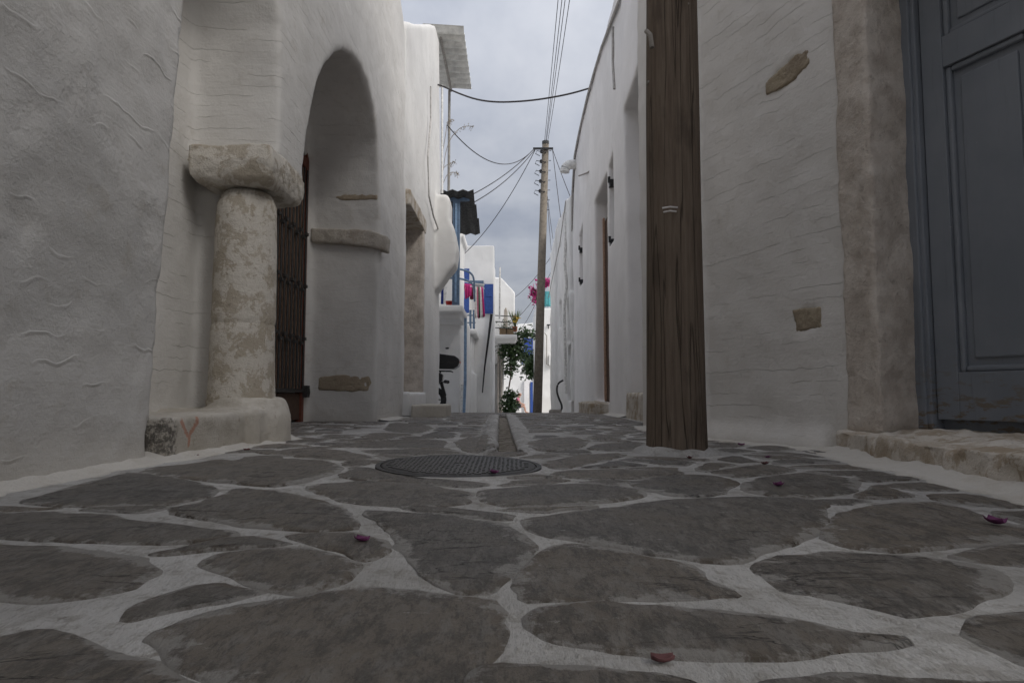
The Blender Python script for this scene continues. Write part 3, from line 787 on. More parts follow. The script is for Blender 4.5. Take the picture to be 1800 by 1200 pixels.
bm = nb(); fbox(bm, FW, -1.6, -.25, .02, 2.52, DD + .06, DD + .10)
door = obj('door', bm, 'door_paint', rh)
for a, b in ((-.335, -.262), (-1.59, -1.52)):
    bm = nb(); fbox(bm, FW, a, b, .12, 2.5, DD - .02, DD + .07); fbox(bm, FW, a + .02, b + .012 if a > -1 else b - .01, .12, 2.5, DD - .035, DD); obj('door_frame', bm, 'door_paint', door, bev=.006)
bm = nb(); fbox(bm, FW, -1.53, -.33, 2.44, 2.51, DD - .02, DD + .07); obj('door_frame', bm, 'door_paint', door, bev=.006)
def leaf(u0, u1):
    bm = nb(); fbox(bm, FW, u0, u1, .165, 2.42, DD + .045, DD + .075); lf = obj('door_leaf', bm, 'door_paint', door)
    s = .105
    for a, b in ((u0, u0 + s), (u1 - s, u1)):
        bm = nb(); fbox(bm, FW, a, b, .165, 2.42, DD + .008, DD + .05); obj('stile', bm, 'door_paint', lf, bev=.004)
    for z0, z1 in ((.165, .38), (1.80, 1.95), (2.30, 2.42)):
        bm = nb(); fbox(bm, FW, u0 + s, u1 - s, z0, z1, DD + .010, DD + .05); obj('rail', bm, 'door_paint', lf, bev=.004)
    for z0, z1 in ((.38, 1.80), (1.95, 2.30)):
        for a, b, c, d2 in ((u0 + s, u0 + s + .028, z0, z1), (u1 - s - .028, u1 - s, z0, z1), (u0 + s + .028, u1 - s - .028, z0, z0 + .028), (u0 + s + .028, u1 - s - .028, z1 - .028, z1)):
            bm = nb(); fbox(bm, FW, a, b, c, d2, DD + .022, DD + .05); obj('moulding', bm, 'door_paint', lf, bev=.010)
        bm = nb(); fbox(bm, FW, u0 + s + .06, u1 - s - .06, z0 + .06, z1 - .06, DD + .034, DD + .05); obj('panel', bm, 'door_paint', lf, bev=.008)
leaf(-.925, -.34); leaf(-1.515, -.932)

# ------------------------------------------------------------------ wooden pole
wp = thing('wooden_pole', (.79, 3.3, 0), 'dark weathered wooden pole standing in the lane beside the corner house', 'pole')
bm = nb(); n = 48; rings = []
for i in range(60):
    z = -.1 + 7.3 * i / 59; r = .1405 - .0075 * max(z, 0)
    if z < .25: r += .004 * (1 - z / .25)
    rings.append([bm.verts.new((.79 + .006 * z + math.cos(2 * math.pi * j / n) * (r + .004 * noise.noise((j * .9, z * .6, 2)) + .004 * noise.noise((math.cos(2 * math.pi * j / n) * 2, math.sin(2 * math.pi * j / n) * 2, z * 1.5))), 3.3 + math.sin(2 * math.pi * j / n) * (r + .003 * noise.noise((j * .9, z * .6, 2))), z)) for j in range(n)])
for a, b in zip(rings, rings[1:]):
    for j in range(n): bm.faces.new((a[j], a[(j + 1) % n], b[(j + 1) % n], b[j]))
bm.faces.new(rings[-1])
obj('shaft', bm, 'pole_wood', wp, smooth=True)
bm = nb()
for py, w in ((366, 30), (373, 26)):
    a = at(1176 - w / 2 + 3, py, 3.155); b = at(1176 + w / 2, py - 1, 3.152)
    tube(bm, [a, a.lerp(b, .5) + Vector((0, -.004, .004)), b], .004, 6)
obj('chalk_mark', bm, 'cloth_white', wp)
bm = nb(); tube(bm, [at(1136, 55, 3.2), at(1143, 62, 3.18), at(1146, 84, 3.18)], .012, 8); obj('cable_clip', bm, 'concrete', wp)
for px, py in ((1209, 9), (1207, 32), (1206, 138), (1139, 145)):
    p = at(px, py, 3.2); bm = nb(); tube(bm, [p + Vector((0, .03, 0)), p + Vector((0, -.012, 0))], .005, 6); obj('nail', bm, 'concrete', wp)
bm = nb()
box(bm, .4, 1.2, 3.14, 3.2, 6.85, 6.95); obj('cross_arm', bm, 'pole_wood', wp)
bm = nb(); lathe(bm, (.79, 3.3, 0), [(.23, -.03), (.2, .012), (.16, .03)], 24)
organic(obj('mortar_collar', bm, 'lime_grout', wp), .014, 3, .03, .12)

# ------------------------------------------------------------------ RIGHT: long house with slits and door
FB = Frame((1.40, 0, 0), (0, 1, 0), (1, 0, 0))
bh = thing('long_house', (1.8, 11, 0), 'long smooth whitewashed house with narrow window slots and a brown door', 'house')
def rect(px0, py0, px1, py1, fr=FB):
    a = fr.uv(px0, py0); b = fr.uv(px1, py1); u0, u1 = sorted((a[0], b[0])); z0, z1 = sorted((a[1], b[1])); return [(u0, z0), (u1, z0), (u1, z1), (u0, z1)]
ent = [(6.7, -.2), (8.05, -.2), (8.2, 1.5), (8.35, 3.85), (6.7, 3.95)]
doorh = [FB.uv(1068, 326)[0], FB.uv(1048, 345)[0]]
a0, a1 = 1.40 * F / 170, 1.40 * F / 147
dz1 = 3.55
dh = [(a0, .16), (a1, .16), (a1, dz1), (a0, dz1)]
sl1y0, sl1y1 = 1.40 * F / 181, 1.40 * F / 172.5
sl2y0, sl2y1 = 1.40 * F / 126, 1.40 * F / 119
def zat(y, py): return CAMZ + (HOR - py) / F * y
slit1 = [(sl1y0, zat(9.5, 424)), (sl1y1, zat(9.5, 424)), (sl1y1, zat(9.5, 275)), (sl1y0, zat(9.5, 268))]
slit2 = [(sl2y0, zat(13.8, 500)), (sl2y1, zat(13.8, 500)), (sl2y1, zat(13.8, 405)), (sl2y0, zat(13.8, 398))]
bm = nb()
prism(bm, FB, [(5.8, -.4), (15.6, -.6), (15.5, 5.0), (15.3, 5.55), (14.6, 5.72), (12, 5.75), (9.2, 5.7), (5.8, 5.8)], [ent, dh, slit1, slit2], 0, .42)
box(bm, 1.80, 2.6, 7.9, 15.6, -.5, 5.2); box(bm, 2.1, 2.6, 5.8, 8.2, -.5, 5.2)
organic(obj('wall', bm, 'plaster_smooth', bh), .03, 6, .03, .9, .004, .12)
bm = nb(); box(bm, 1.575, 1.63, a0 - .05, a1 + .02, .1, dz1 - .35); dr = obj('door', bm, 'dark_wood', bh)
bm = nb(); box(bm, 1.54, 1.57, a1 - .09, a1 + .03, .17, dz1 - .3); obj('door_frame', bm, 'rust_wood', dr)
for (y0, y1), py, Y in (((sl1y0, sl1y1), 308, 9.5), ((sl1y0, sl1y1), 418, 9.5), ((sl2y0, sl2y1), 432, 13.8), ((sl2y0, sl2y1), 490, 13.8)):
    z = zat(Y, py); bm = nb(); box(bm, 1.41, 1.50, y1 - .12, y1 + .02, z - .05, z + .04); tube(bm, [(1.43, y1 - .10, z), (1.40, y1 - .10, z), (1.40, y1 - .10, z + .08)], .02, 8)
    obj('hinge_pin', bm, 'black_metal', bh)
bm = nb(); pp = [at(1048, 703, 10.1), ]; box(bm, 1.12, 1.5, 9.95, 11.6, -.1, .16); organic(obj('door_step', bm, 'sill_stone', bh), .025, 4, .05, .3, .012, .07)
bm = nb(); box(bm, 1.36, 2.0, 7.2, 8.2, -.1, .30); organic(obj('entrance_step', bm, 'sill_stone', bh), .025, 3, .03, .2)
bm = nb(); tube(bm, smoothpts([(1.5, 14.6, 5.28), (1.32, 14.6, 5.30), (1.22, 14.6, 5.28), (1.16, 14.6, 5.20), (1.15, 14.6, 5.12)], 2), .105, 14); obj('roof_spout', bm, 'pvc', bh, smooth=True)
bm = nb()
for off, sh in ((0, 0), (.045, .02)):
    tube(bm, [Vector((1.385 - sh, y, zat(y, py) - off)) for y, py in ((8.4, -30), (9.3, 22), (10, 55), (11, 105), (12, 150), (13, 195), (13.8, 228), (14.6, 262), (15.2, 330), (15.35, 400))], .018, 6)
tube(bm, [(1.385, 9.0, 5.3), (1.385, 9.05, 4.8), (1.385, 8.95, 4.4)], .02, 6)
obj('wall_cable', bm, 'cable_white', bh)
bm = nb(); tube(bm, [(1.42, 12.0, zat(12, 292)), (1.37, 12.2, zat(12, 290)), (1.33, 13.3, zat(13, 293))], .014, 6); obj('iron_hook', bm, 'concrete', bh)
# ------------------------------------------------------------------ RIGHT: lower house beyond
rc = thing('weathered_house', (1.7, 20, -.3), 'rough whitewashed house with small deep windows and roof merlons', 'house')
FC = Frame((1.32, 0, 0), (0, 1, 0), (1, 0, 0))
bm = nb()
hs = []
def hole(px0, px1, py0, py1):
    y0, y1 = 1.32 * F / (px1 - 900), 1.32 * F / (px0 - 900); ym = (y0 + y1) / 2
    hs.append([(y0, zat(ym, py1)), (y1, zat(ym, py1)), (y1, zat(ym, py0)), (y0, zat(ym, py0))])
hole(996.5, 1003, 517, 600); hole(983, 987, 527, 575); hole(997, 1003, 606, 705)
prism(bm, FC, [(15.55, -.8), (23.4, -1.2), (23.4, 5.15), (22, 5.15), (19.5, 5.3), (17, 5.0), (15.55, 4.9)], hs, 0, .35)
box(bm, 1.62, 2.6, 15.55, 23.4, -1.2, 4.9)
organic(obj('wall', bm, 'plaster_far', rc), .04, 5, .09, .7, .02, .2)
for px, py in ((997, 372), (1003, 362), (1007, 372)):
    p = at(px, py, 16.4); bm = nb(); box(bm, 1.32, 1.55, p.y - .14, p.y + .14, 4.8, p.z + .15); organic(obj('merlon', bm, 'plaster_far', rc), .04, 2, .02, .2); 
bm = nb(); tube(bm, [(1.30, 16, 4.6), (1.26, 16.1, 3.4), (1.30, 16.1, 2.9), (1.24, 16.1, 2.3), (1.28, 16.2, .3)], .035, 8); obj('drainpipe', bm, 'pvc', rc)
bm = nb(); tube(bm, [(1.3, 16.2, 4.95), (1.28, 18, 4.3), (1.26, 21, 3.9), (1.26, 23.3, 3.6)], .012, 6); obj('wall_cable', bm, 'cable_white', rc)

# hose standing up against the wall
hz = gz(14)
bm = nb(); tube(bm, smoothpts([at(990, 668, 14), at(981, 673, 14), at(978, 685, 14), at(982, 700, 14), at(988, 712, 14), at(987, 722, 14), at(975, 723, 14), at(967, 724, 13.9)], 3), .02, 8)
tag(obj('hose', bm, 'hose', base=(1, 14, hz), smooth=True), 'black hose curling up from the ground against the white wall', 'hose')
bm = nb(); A = at(976, 722, 13.8); lathe(bm, (A.x, 13.8, hz), [(.12, -.05), (.13, .05), (.11, .075)], 20); 
tag(obj('meter_lid', bm, 'concrete', base=(A.x, 13.8, hz)), 'flat grey round lid on the ground under the black hose', 'lid')

# ------------------------------------------------------------------ utility pole and wires
PY = 20.0; pb = at(944, 722, PY); pt = at(959, 253, PY)
up = thing('utility_pole', (pb.x, PY, gz(PY)), 'tall slim leaning utility pole carrying the overhead wires', 'pole')
bm = nb(); tube(bm, [pb - Vector((0, 0, .3)), pb.lerp(pt, .5), pt], .135, 16, .10); obj('shaft', bm, 'pole_concrete', up, smooth=True)
bm = nb(); tube(bm, [pt - Vector((0, 0, .02)), pt + Vector((0, 0, .08))], .105, 12); obj('pole_cap', bm, 'old_tin', up)
bm = nb(); box(bm, pt.x - .38, pt.x + .22, PY - .14, PY - .1, pt.z - .22, pt.z - .16); obj('bracket', bm, 'black_metal', up)
for i in range(5):
    c = pt + Vector((-.13 - .012 * i, -.16, -.3 - .30 * i))
    bm = nb(); tube(bm, [c + Vector((.15, .05, 0)), c], .014, 6); lathe(bm, (c.x, c.y, c.z - .05), [(.02, 0), (.05, .02), (.03, .05), (.05, .08), (.02, .11)], 8)
    tube(bm, [c, c + Vector((-.14, 0, .03)), c + Vector((-.18, 0, -.06)), c + Vector((-.05, 0, -.13))], .012, 5); obj('insulator', bm, 'black_metal', up)
for i in range(7):
    c = pt + Vector((.10 - .012 * i, -.1, -.25 - .3 * i)); bm = nb(); tube(bm, [c, c + Vector((.07, 0, 0))], .01, 5); obj('step_bolt', bm, 'black_metal', up)
def wire(pts, r, label, mat='cable', group=None):
    bm = nb(); tube(bm, pts, r * .62, 6); c = Vector(pts[0]); o = obj('wire', bm, mat, base=tuple(c)); tag(o, label, 'wire', group); return o
for i, dx in enumerate((-.11, -.03, .04, .13)):
    wire(sag((.79 + dx * 1.2, 3.2, 6.9), pt + Vector((dx * .35, -.05, -.05 * (i % 2))), .12 + .03 * i), .011, 'overhead wire running along the lane between the two poles', group='wires between the poles')
bl = pt + Vector((-.36, -.1, -.2)); br = pt + Vector((.2, -.1, -.2))
cw = [at(765, 149, 12.6), at(775, 150, 12.6), at(800, 162, 12.6), at(835, 175, 12.5), at(870, 180, 12.4), at(910, 179, 12.3), at(950, 175, 12.2), at(1000, 166, 12.1), at(1041, 154, 12.0)]
wire(smoothpts(cw, 2), .026, 'thick dark cable slung across the lane between the two houses')
wire(sag((-1.3, 13.3, zat(13.3, 208)), bl, .62), .018, 'dark wire sagging from the tall house to the pole top')
wire(sag(at(822, 346, 14.5), bl, .12), .018, 'upper of two dark wires from the tin canopy to the pole')
wire(sag(at(825, 360, 14.5), bl + Vector((.02, 0, -.03)), .16), .018, 'lower of two dark wires from the tin canopy to the pole')
wire(sag(at(815, 447, 20.9), bl + Vector((.04, 0, -.03)), .30), .017, 'wire from the shuttered house wall up to the pole')
wire(sag(at(1007, 357, 15.7), br, .03), .016, 'wire from the long house roof corner to the pole')
wire(sag(at(986, 385, 19), br, .03), .016, 'wire from the roof merlons to the pole')
for i, (px, py) in enumerate(((972, 420), (969, 440))):
    wire(sag(at(px, py, 26), pt + Vector((.05, 0, -1.6 - .2 * i)), .05), .013, 'thin wire from mid pole down to the weathered house', group='thin wires from the pole')
for i, (a, b) in enumerate((((905, 522), (968, 452)), ((908, 560), (968, 480)), ((908, 585), (940, 536)))):
    wire(sag(at(*a, 34), at(*b, 27), .15), .018, 'far wire crossing the lane behind the pole', group='far wires behind the pole')

# ------------------------------------------------------------------ LEFT FAR: balcony house
g15 = gz(15)
l2 = thing('balcony_house', (-2, 16, g15), 'white house with a tin roofed balcony on a blue post', 'house')
bm = nb()
box(bm, -3.4, -1.17, 15.5, 19.0, -.8, 2.2); box(bm, -3.4, -1.30, 15.6, 18.5, 2.0, 4.75); box(bm, -3.2, -1.22, 16.8, 18.4, 4.2, 4.4)
organic(obj('wall', bm, 'plaster_far', l2), .045, 4, .04, .6, .008, .15)
bm = nb(); box(bm, -3.2, -1.03, 14.1, 15.7, 1.98, 2.14); box(bm, -3.2, -1.10, 14.3, 15.7, 1.86, 1.99)
bal = organic(obj('balcony', bm, 'plaster_far', l2), .03, 3, .02, .4)
bm = nb(); pz = zat(14.2, 346); A = at(802.5, 346, 14.2); box(bm, A.x - .075, A.x + .075, 14.12, 14.27, 2.05, pz); obj('post', bm, 'greyblue_paint', l2, bev=.01)
bm = nb(); box(bm, A.x - .02, A.x + .02, 14.1, 14.12, 2.2, pz - .1); obj('post_strip', bm, 'pale_blue_metal', l2)
rail = None
for zz_ in (2.92, 2.72):
    bm = nb(); tube(bm, smoothpts([(-3.0, 14.2, zz_), (-1.25, 14.2, zz_), (-1.0, 14.25, zz_ - .02), (-.85, 14.6, zz_ - .05), (-.85, 15.2, zz_ - .12), (-.86, 15.6, zz_ - .3)], 2), .022, 6); obj('handrail', bm, 'pale_blue_metal', l2)
for x in (-1.42, -1.9, -2.4):
    bm = nb(); tube(bm, [(x, 14.2, 2.1), (x, 14.2, 2.92)], .018, 6); obj('baluster', bm, 'white_paint', l2)
bm = nb()
for i in range(3):
    z0 = pz + .12 - i * .16; y0 = 13.9 + i * .55
    n = 40; prev = None
    for k in range(n + 1):
        x = -3.0 + (3.0 - .80) * k / n; dz = .022 * math.cos(k * 1.57 * 1.0)
        r = [bm.verts.new((x + .03 * i, y0, z0 + dz)), bm.verts.new((x + .03 * i, y0 + .6, z0 - .19 + dz)), bm.verts.new((x + .03 * i, y0 + .6, z0 - .205 + dz)), bm.verts.new((x + .03 * i, y0, z0 - .015 + dz))]
        if prev:
            for j in range(4): bm.faces.new((prev[j], prev[(j + 1) % 4], r[(j + 1) % 4], r[j]))
        prev = r
obj('canopy', bm, 'old_tin', l2)
bm = nb(); box(bm, -3, -.9, 14.15, 14.25, pz - .02, pz + .06); obj('canopy_beam', bm, 'greyblue_paint', l2)
bm = nb(); tube(bm, [(-1.02, 14.9, 1.95), (-1.02, 14.9, .6), (-1.05, 14.95, -.2)], .032, 8); obj('drainpipe', bm, 'pale_blue_metal', l2)
bm = nb(); tube(bm, [(-1.1, 15.4, .5), (-1.1, 15.4, -.3)], .06, 8); obj('pipe_sleeve', bm, 'pvc', l2)
for px, py in ((776, 560), (784, 612), (793, 640)):
    p = at(px, py, 15.45); bm = nb(); tube(bm, [p, p + Vector((.06, -.06, 0))], .02, 6); obj('wall_hook', bm, 'black_metal', l2)
p = at(775, 520, 14.6); bm = nb()
for i in range(6):
    x0 = p.x - .05 + i * .018; pass
prism(bm, Frame((0, 14.45, 0), (1, 0, 0), (0, 1, 0)), [(-1.52, 2.2), (-1.44, 2.2), (-1.445, 2.85), (-1.5, 2.86)], [], 0, .03)
tag(obj('hanging_towel', bm, 'cloth_blue', base=(-1.48, 14.45, 2.2)), 'blue towel hanging on the tin roofed balcony', 'towel')
bm = nb(); lathe(bm, (-1.33, 14.45, 2.12), [(.06, 0), (.085, .12), (.09, .12), (.09, .14)], 14); tag(obj('bucket', bm, 'red_plastic', base=(-1.33, 14.45, 2.12)), 'small red pot on the floor of the tin roofed balcony', 'pot')
ch = thing('balcony_chair', (-1.62, 14.8, 2.12), 'white chair on the tin roofed balcony', 'chair')
bm = nb(); box(bm, -1.8, -1.45, 14.65, 15.0, 2.5, 2.54); obj('seat', bm, 'white_paint', ch)
bm = nb(); box(bm, -1.8, -1.45, 14.97, 15.0, 2.62, 2.95); obj('backrest', bm, 'white_paint', ch)
for x in (-1.78, -1.47):
    for y in (14.67, 14.98): bm = nb(); box(bm, x - .02, x + .02, y - .02, y + .02, 2.12, 2.52 if y < 14.8 else 2.95); obj('leg', bm, 'white_paint', ch)

# scooter parked in the gap, its rear and top box sticking out
sc = thing('scooter', (-1.9, 14.0, gz(14)), 'black scooter with a top box parked behind the tall house corner', 'scooter')
gs = gz(14)
def sx(px): return at(px, 650, 14).x
bm = nb(); x1 = sx(809); zc = zat(14, 637)
prism(bm, Frame((0, 13.82, 0), (1, 0, 0), (0, 1, 0)), [(x1 - .55, zc - .13), (x1 - .12, zc - .14), (x1 - .03, zc - .08), (x1, zc), (x1 - .02, zc + .07), (x1 - .1, zc + .13), (x1 - .4, zc + .17), (x1 - .55, zc + .15)], [], 0, .42)
tb = organic(obj('top_box', bm, 'black_plastic', sc), .012, 8, 0, 1, 0, 1)
bm = nb(); box(bm, x1 - .04, x1 + .004, 13.9, 14.15, zc - .015, zc + .02); obj('reflector', bm, 'red_plastic', tb, bev=.004)
bm = nb(); box(bm, x1 - .5, x1 - .02, 13.815, 13.83, zc - .008, zc + .004); obj('seam', bm, 'dark_iron', tb)
bm = nb()
for y in (13.9, 14.15): tube(bm, [(x1 - .6, y, zc - .17), (x1 - .18, y, zc - .18), (x1 - .16, y, zc - .2)], .013, 6)
tube(bm, [(x1 - .3, 13.85, zc - .18), (x1 - .3, 14.2, zc - .18)], .013, 6); tube(bm, [(x1 - .4, 14.02, zc - .18), (x1 - .5, 14.02, zc - .4)], .018, 6); obj('carrier_rack', bm, 'black_metal', sc)
bm = nb(); prism(bm, Frame((0, 13.9, 0), (1, 0, 0), (0, 1, 0)), [(x1 - 1.5, gs + .35), (x1 - .6, gs + .42), (x1 - .36, gs + .66), (x1 - .34, gs + .78), (x1 - .5, gs + .86), (x1 - 1.1, gs + .82), (x1 - 1.2, gs + .5), (x1 - 1.5, gs + .45)], [], 0, .26)
organic(obj('body', bm, 'black_plastic', sc), .02, 6, 0, 1, 0, 1)
bm = nb(); prism(bm, Frame((0, 13.93, 0), (1, 0, 0), (0, 1, 0)), [(x1 - 1.1, gs + .80), (x1 - .52, gs + .86), (x1 - .55, gs + .93), (x1 - 1.1, gs + .9)], [], 0, .2); organic(obj('seat', bm, 'black_metal', sc), .02, 4, 0, 1, 0, 1)
bm = nb(); prism(bm, Frame((0, 13.97, 0), (1, 0, 0), (0, 1, 0)), [(x1 - .42, gs + .62), (x1 - .36, gs + .64), (x1 - .28, gs + .36), (x1 - .34, gs + .34)], [], 0, .12); obj('mudguard', bm, 'black_plastic', sc)
for y in (13.8, 14.25):
    bm = nb(); tube(bm, [(x1 - .36, 14.02, zc - .40), (x1 - .3, y, zc - .40)], .012, 6); lathe(bm, (x1 - .28, y, zc - .43), [(.02, 0), (.04, .02), (.04, .05), (.02, .07)], 10); obj('turn_signal', bm, 'black_plastic', sc)
def wheel(cx):
    bm = nb(); n = 24
    pr = [(.25, -.05), (.27, -.02), (.27, .02), (.25, .05), (.16, .04), (.16, -.04)]
    rg = [[bm.verts.new((cx + r * math.cos(2 * math.pi * j / n), 14.03 + w, gs + .27 + r * math.sin(2 * math.pi * j / n))) for r, w in pr] for j in range(n)]
    for j in range(n):
        for k in range(6): bm.faces.new((rg[j - 1][k], rg[j][k], rg[j][(k + 1) % 6], rg[j - 1][(k + 1) % 6]))
    w = obj('wheel', bm, 'black_metal', sc, smooth=True)
    bm = nb()
    for k in range(5):
        a = 2 * math.pi * k / 5; tube(bm, [(cx, 14.03, gs + .27), (cx + .17 * math.cos(a), 14.03, gs + .27 + .17 * math.sin(a))], .018, 6)
    obj('rim', bm, 'concrete', w)
wheel(x1 - .55); wheel(x1 - 1.75)
bm = nb(); tube(bm, [(x1 - 1.72, 14.03, gs + .3), (x1 - 1.5, 14.03, gs + 1.0)], .035, 8); tube(bm, [(x1 - 1.45, 13.7, gs + 1.02), (x1 - 1.5, 14.03, gs + 1.0), (x1 - 1.45, 14.36, gs + 1.02)], .016, 8); obj('handlebar', bm, 'black_metal', sc)

# ------------------------------------------------------------------ LEFT FAR: shuttered house
l3 = thing('shuttered_house', (-1.5, 21, gz(21)), 'white house with blue window shutters and a chamfered roof edge', 'house')
FS = Frame((0, 21, 0), (1, 0, 0), (0, 1, 0))
wn = [FS.uv(*q) for q in ((826, 552), (850, 552), (850, 497), (826, 497))]
bm = nb()
edge = [FS.uv(*q) for q in ((860, 730), (864, 640), (868, 560), (869, 431), (820, 431))]
prism(bm, FS, [(-3.2, -1.2)] + edge + [(-1.5, edge[-1][1] + .35), (-1.85, edge[-1][1] + .55), (-3.2, edge[-1][1] + .9)], [wn], 0, .3)
box(bm, -3.2, -.60, 21.2, 24, -1.2, 4.7)
organic(obj('wall', bm, 'plaster_far', l3), .04, 3, .03, .8, .006, .15)
bm = nb(); box(bm, -1.4, -.75, 21.25, 21.28, wn[0][1] - .1, wn[2][1] + .1); obj('window_pane', bm, 'glass_dark', l3)
def shutter(px0, px1, py0, py1, Y, par):
    a, b = at(px0, py1, Y), at(px1, py0, Y)
    bm = nb(); box(bm, a.x, b.x, Y, Y + .04, a.z, b.z); s = obj('shutter', bm, 'blue_paint', par)
    h = (b.z - a.z) / 2
    for k in range(2):
        bm = nb(); box(bm, a.x + .05, b.x - .05, Y - .012, Y, a.z + h * k + .06, a.z + h * (k + 1) - .05); obj('panel', bm, 'greyblue_paint' if False else 'blue_paint', s, bev=.006)
shutter(850.5, 867, 499, 551, 20.9, l3); shutter(808, 825, 472, 550, 20.8, l3)
bm = nb(); box(bm, wn[0][0], wn[1][0], 20.93, 21.02, wn[2][1] - .02, wn[2][1] + .06); obj('window_head', bm, 'greyblue_paint', l3)
bm = nb(); tube(bm, [at(864, 552, 20.85), at(858, 600, 20.85), at(852, 645, 20.85), at(848, 690, 20.85)], .045, 6, .02); obj('drain_channel', bm, 'black_metal', l3)
bm = nb(); tube(bm, [at(879, 470, 21.6), at(878, 560, 21.6)], .03, 6); obj('drainpipe', bm, 'pvc', l3)
bm = nb(); A = at(838, 590, 19.6); box(bm, -1.8, A.x, 19.2, 21.1, 1.98, 2.13); organic(obj('balcony', bm, 'plaster_far', l3), .03, 2, .02, .4)
bm = nb(); box(bm, -2.2, -1.15, 19.4, 21.1, -1, 2.0); box(bm, -1.2, -1.06, 19.5, 21.05, -1, .9); organic(obj('lower_wing', bm, 'plaster_far', l3), .04, 3, .03, .6)
for px in (827, 833):
    a, b = at(px - 2, 572, 19.6), at(px + 2, 548, 19.6); bm = nb(); box(bm, a.x, b.x, 19.55, 19.62, 2.1, b.z + .05); obj('balcony_post', bm, 'greyblue_paint', l3)
for py in (554, 567):
    bm = nb(); tube(bm, [at(812, py, 19.6), at(836, py, 19.6)], .02, 6); obj('handrail', bm, 'greyblue_paint', l3)
# washing
lz = 19.0
r1 = [at(809, 494, lz), at(852, 501, lz)]
wire(r1, .018, 'white clothes rail with washing above the second balcony', 'white_paint')
wire([at(826, 503, lz - .2), at(852, 507, lz - .2)], .016, 'lower white clothes rail in front of the blue shutters', 'white_paint')
def cloth(pxs, mat, label, Y, name='garment'):
    bm = nb(); k = len(pxs); rows = []
    (x0, y0), (x1, y1), (x2, y2), (x3, y3) = pxs
    n, mrows = 8, 6
    for i in range(mrows + 1):
        row = []
        for j in range(n + 1):
            s_, t_ = j / n, i / mrows
            px = (x0 * (1 - s_) + x1 * s_) * (1 - t_) + (x3 * (1 - s_) + x2 * s_) * t_; py = (y0 * (1 - s_) + y1 * s_) * (1 - t_) + (y3 * (1 - s_) + y2 * s_) * t_
            p = at(px, py + 2.0 * t_ * noise.noise((j * .9, 2, len(label))), Y); p.y += .03 * math.sin(j * 1.9 + len(label)) * (.3 + t_); row.append(bm.verts.new(p))
        rows.append(row)
    for a, b in zip(rows, rows[1:]):
        for j in range(n): bm.faces.new((a[j], a[j + 1], b[j + 1], b[j]))
    o = obj(name, bm, mat, smooth=True, base=tuple(at(x0, y0, Y))); md = o.modifiers.new('thick', 'SOLIDIFY'); md.thickness = .012
    tag(o, label, 'laundry')
cloth([(809, 497), (819, 499), (818, 512), (810, 509)], 'pink', 'crumpled pink garment on the clothes rail', lz - .05)
cloth([(816, 498), (829, 500), (828, 520), (818, 526)], 'magenta', 'magenta garment hanging on the clothes rail', lz - .07)
cloth([(826, 504), (838, 506), (839, 527), (826, 526)], 'maroon', 'dark maroon garment hanging behind the striped washing', lz + .05)
for (a, b, m, l) in ((836, 839, 'cloth_white', 'narrow white cloth hanging on the lower clothes rail'), (839, 842, 'pink', 'narrow pale pink cloth hanging on the lower clothes rail'), (841, 844, 'cloth_green', 'narrow green cloth hanging on the lower clothes rail'), (844, 847, 'cloth_white', 'narrow off white cloth beside the green one on the lower rail'), (846, 850, 'magenta', 'narrow crimson cloth at the end of the lower clothes rail')):
    cloth([(a - 1, 504), (b - 1, 505), (b + (a - 839) * .4, 556 + (a % 3) * 2), (a + (a - 839) * .4, 558)], m, l, lz - .2)

# ------------------------------------------------------------------ LEFT FAR: house with planted balcony
l4 = thing('planted_balcony_house', (-.6, 25.5, gz(25.5)), 'white house with a plant filled balcony over a grey doorway', 'house')
FQ = Frame((0, 25.5, 0), (1, 0, 0), (0, 1, 0))
dh4 = [FQ.uv(*q) for q in ((862, 760), (878, 760), (878, 640), (862, 640))]
bm = nb()
prism(bm, FQ, [(-2.2, -1.4), FQ.uv(886, 770), FQ.uv(886, 600), FQ.uv(905, 600), FQ.uv(905, 514), FQ.uv(882, 488), (-2.2, 4.9)], [dh4], 0, .3)
box(bm, -2.2, -.30, 25.7, 29, -1.4, 3.6); box(bm, -.3, .1, 25.7, 29, 2.1, 3.6)
organic(obj('wall', bm, 'plaster_far', l4), .04, 2, .03, .8, .006, .15)
bm = nb(); a, b = at(861, 730, 25.6), at(879, 638, 25.6); box(bm, a.x, b.x, 25.72, 25.76, a.z - .6, b.z); obj('door', bm, 'grey_wood', l4)
for px in (858, 874.5, 880):
    a = at(px, 612, 25.45); bm = nb(); box(bm, a.x, a.x + .07, 25.40, 25.55, -1.2, a.z); obj('door_post', bm, 'jamb_stone', l4)
bm = nb(); a, b = at(854, 655, 25.3), at(866, 648, 25.3); box(bm, a.x, b.x, 25.2, 25.5, a.z, b.z); obj('meter_box', bm, 'white_paint', l4)
bm = nb(); a, b = at(868, 596, 24.3), at(909, 588, 24.3); box(bm, a.x, b.x, 24.2, 25.7, a.z, b.z); box(bm, a.x + .1, b.x - .05, 24.4, 25.7, a.z - .12, a.z + .02); organic(obj('balcony', bm, 'plaster_far', l4), .035, 2, .02, .4); bz = b.z
for dz in (.2, .42, .64):
    bm = nb(); tube(bm, [(a.x - .1, 24.25, bz + dz + .05), (b.x - .05, 24.25, bz + dz), (b.x - .03, 25.6, bz + dz)], .017, 5); obj('handrail', bm, 'black_metal', l4)
for i in range(5):
    bm = nb(); p = (b.x - .05, 24.25 + i * .3, bz); tube(bm, [p, (p[0], p[1], bz + .66)], .012, 5); obj('baluster', bm, 'black_metal', l4)
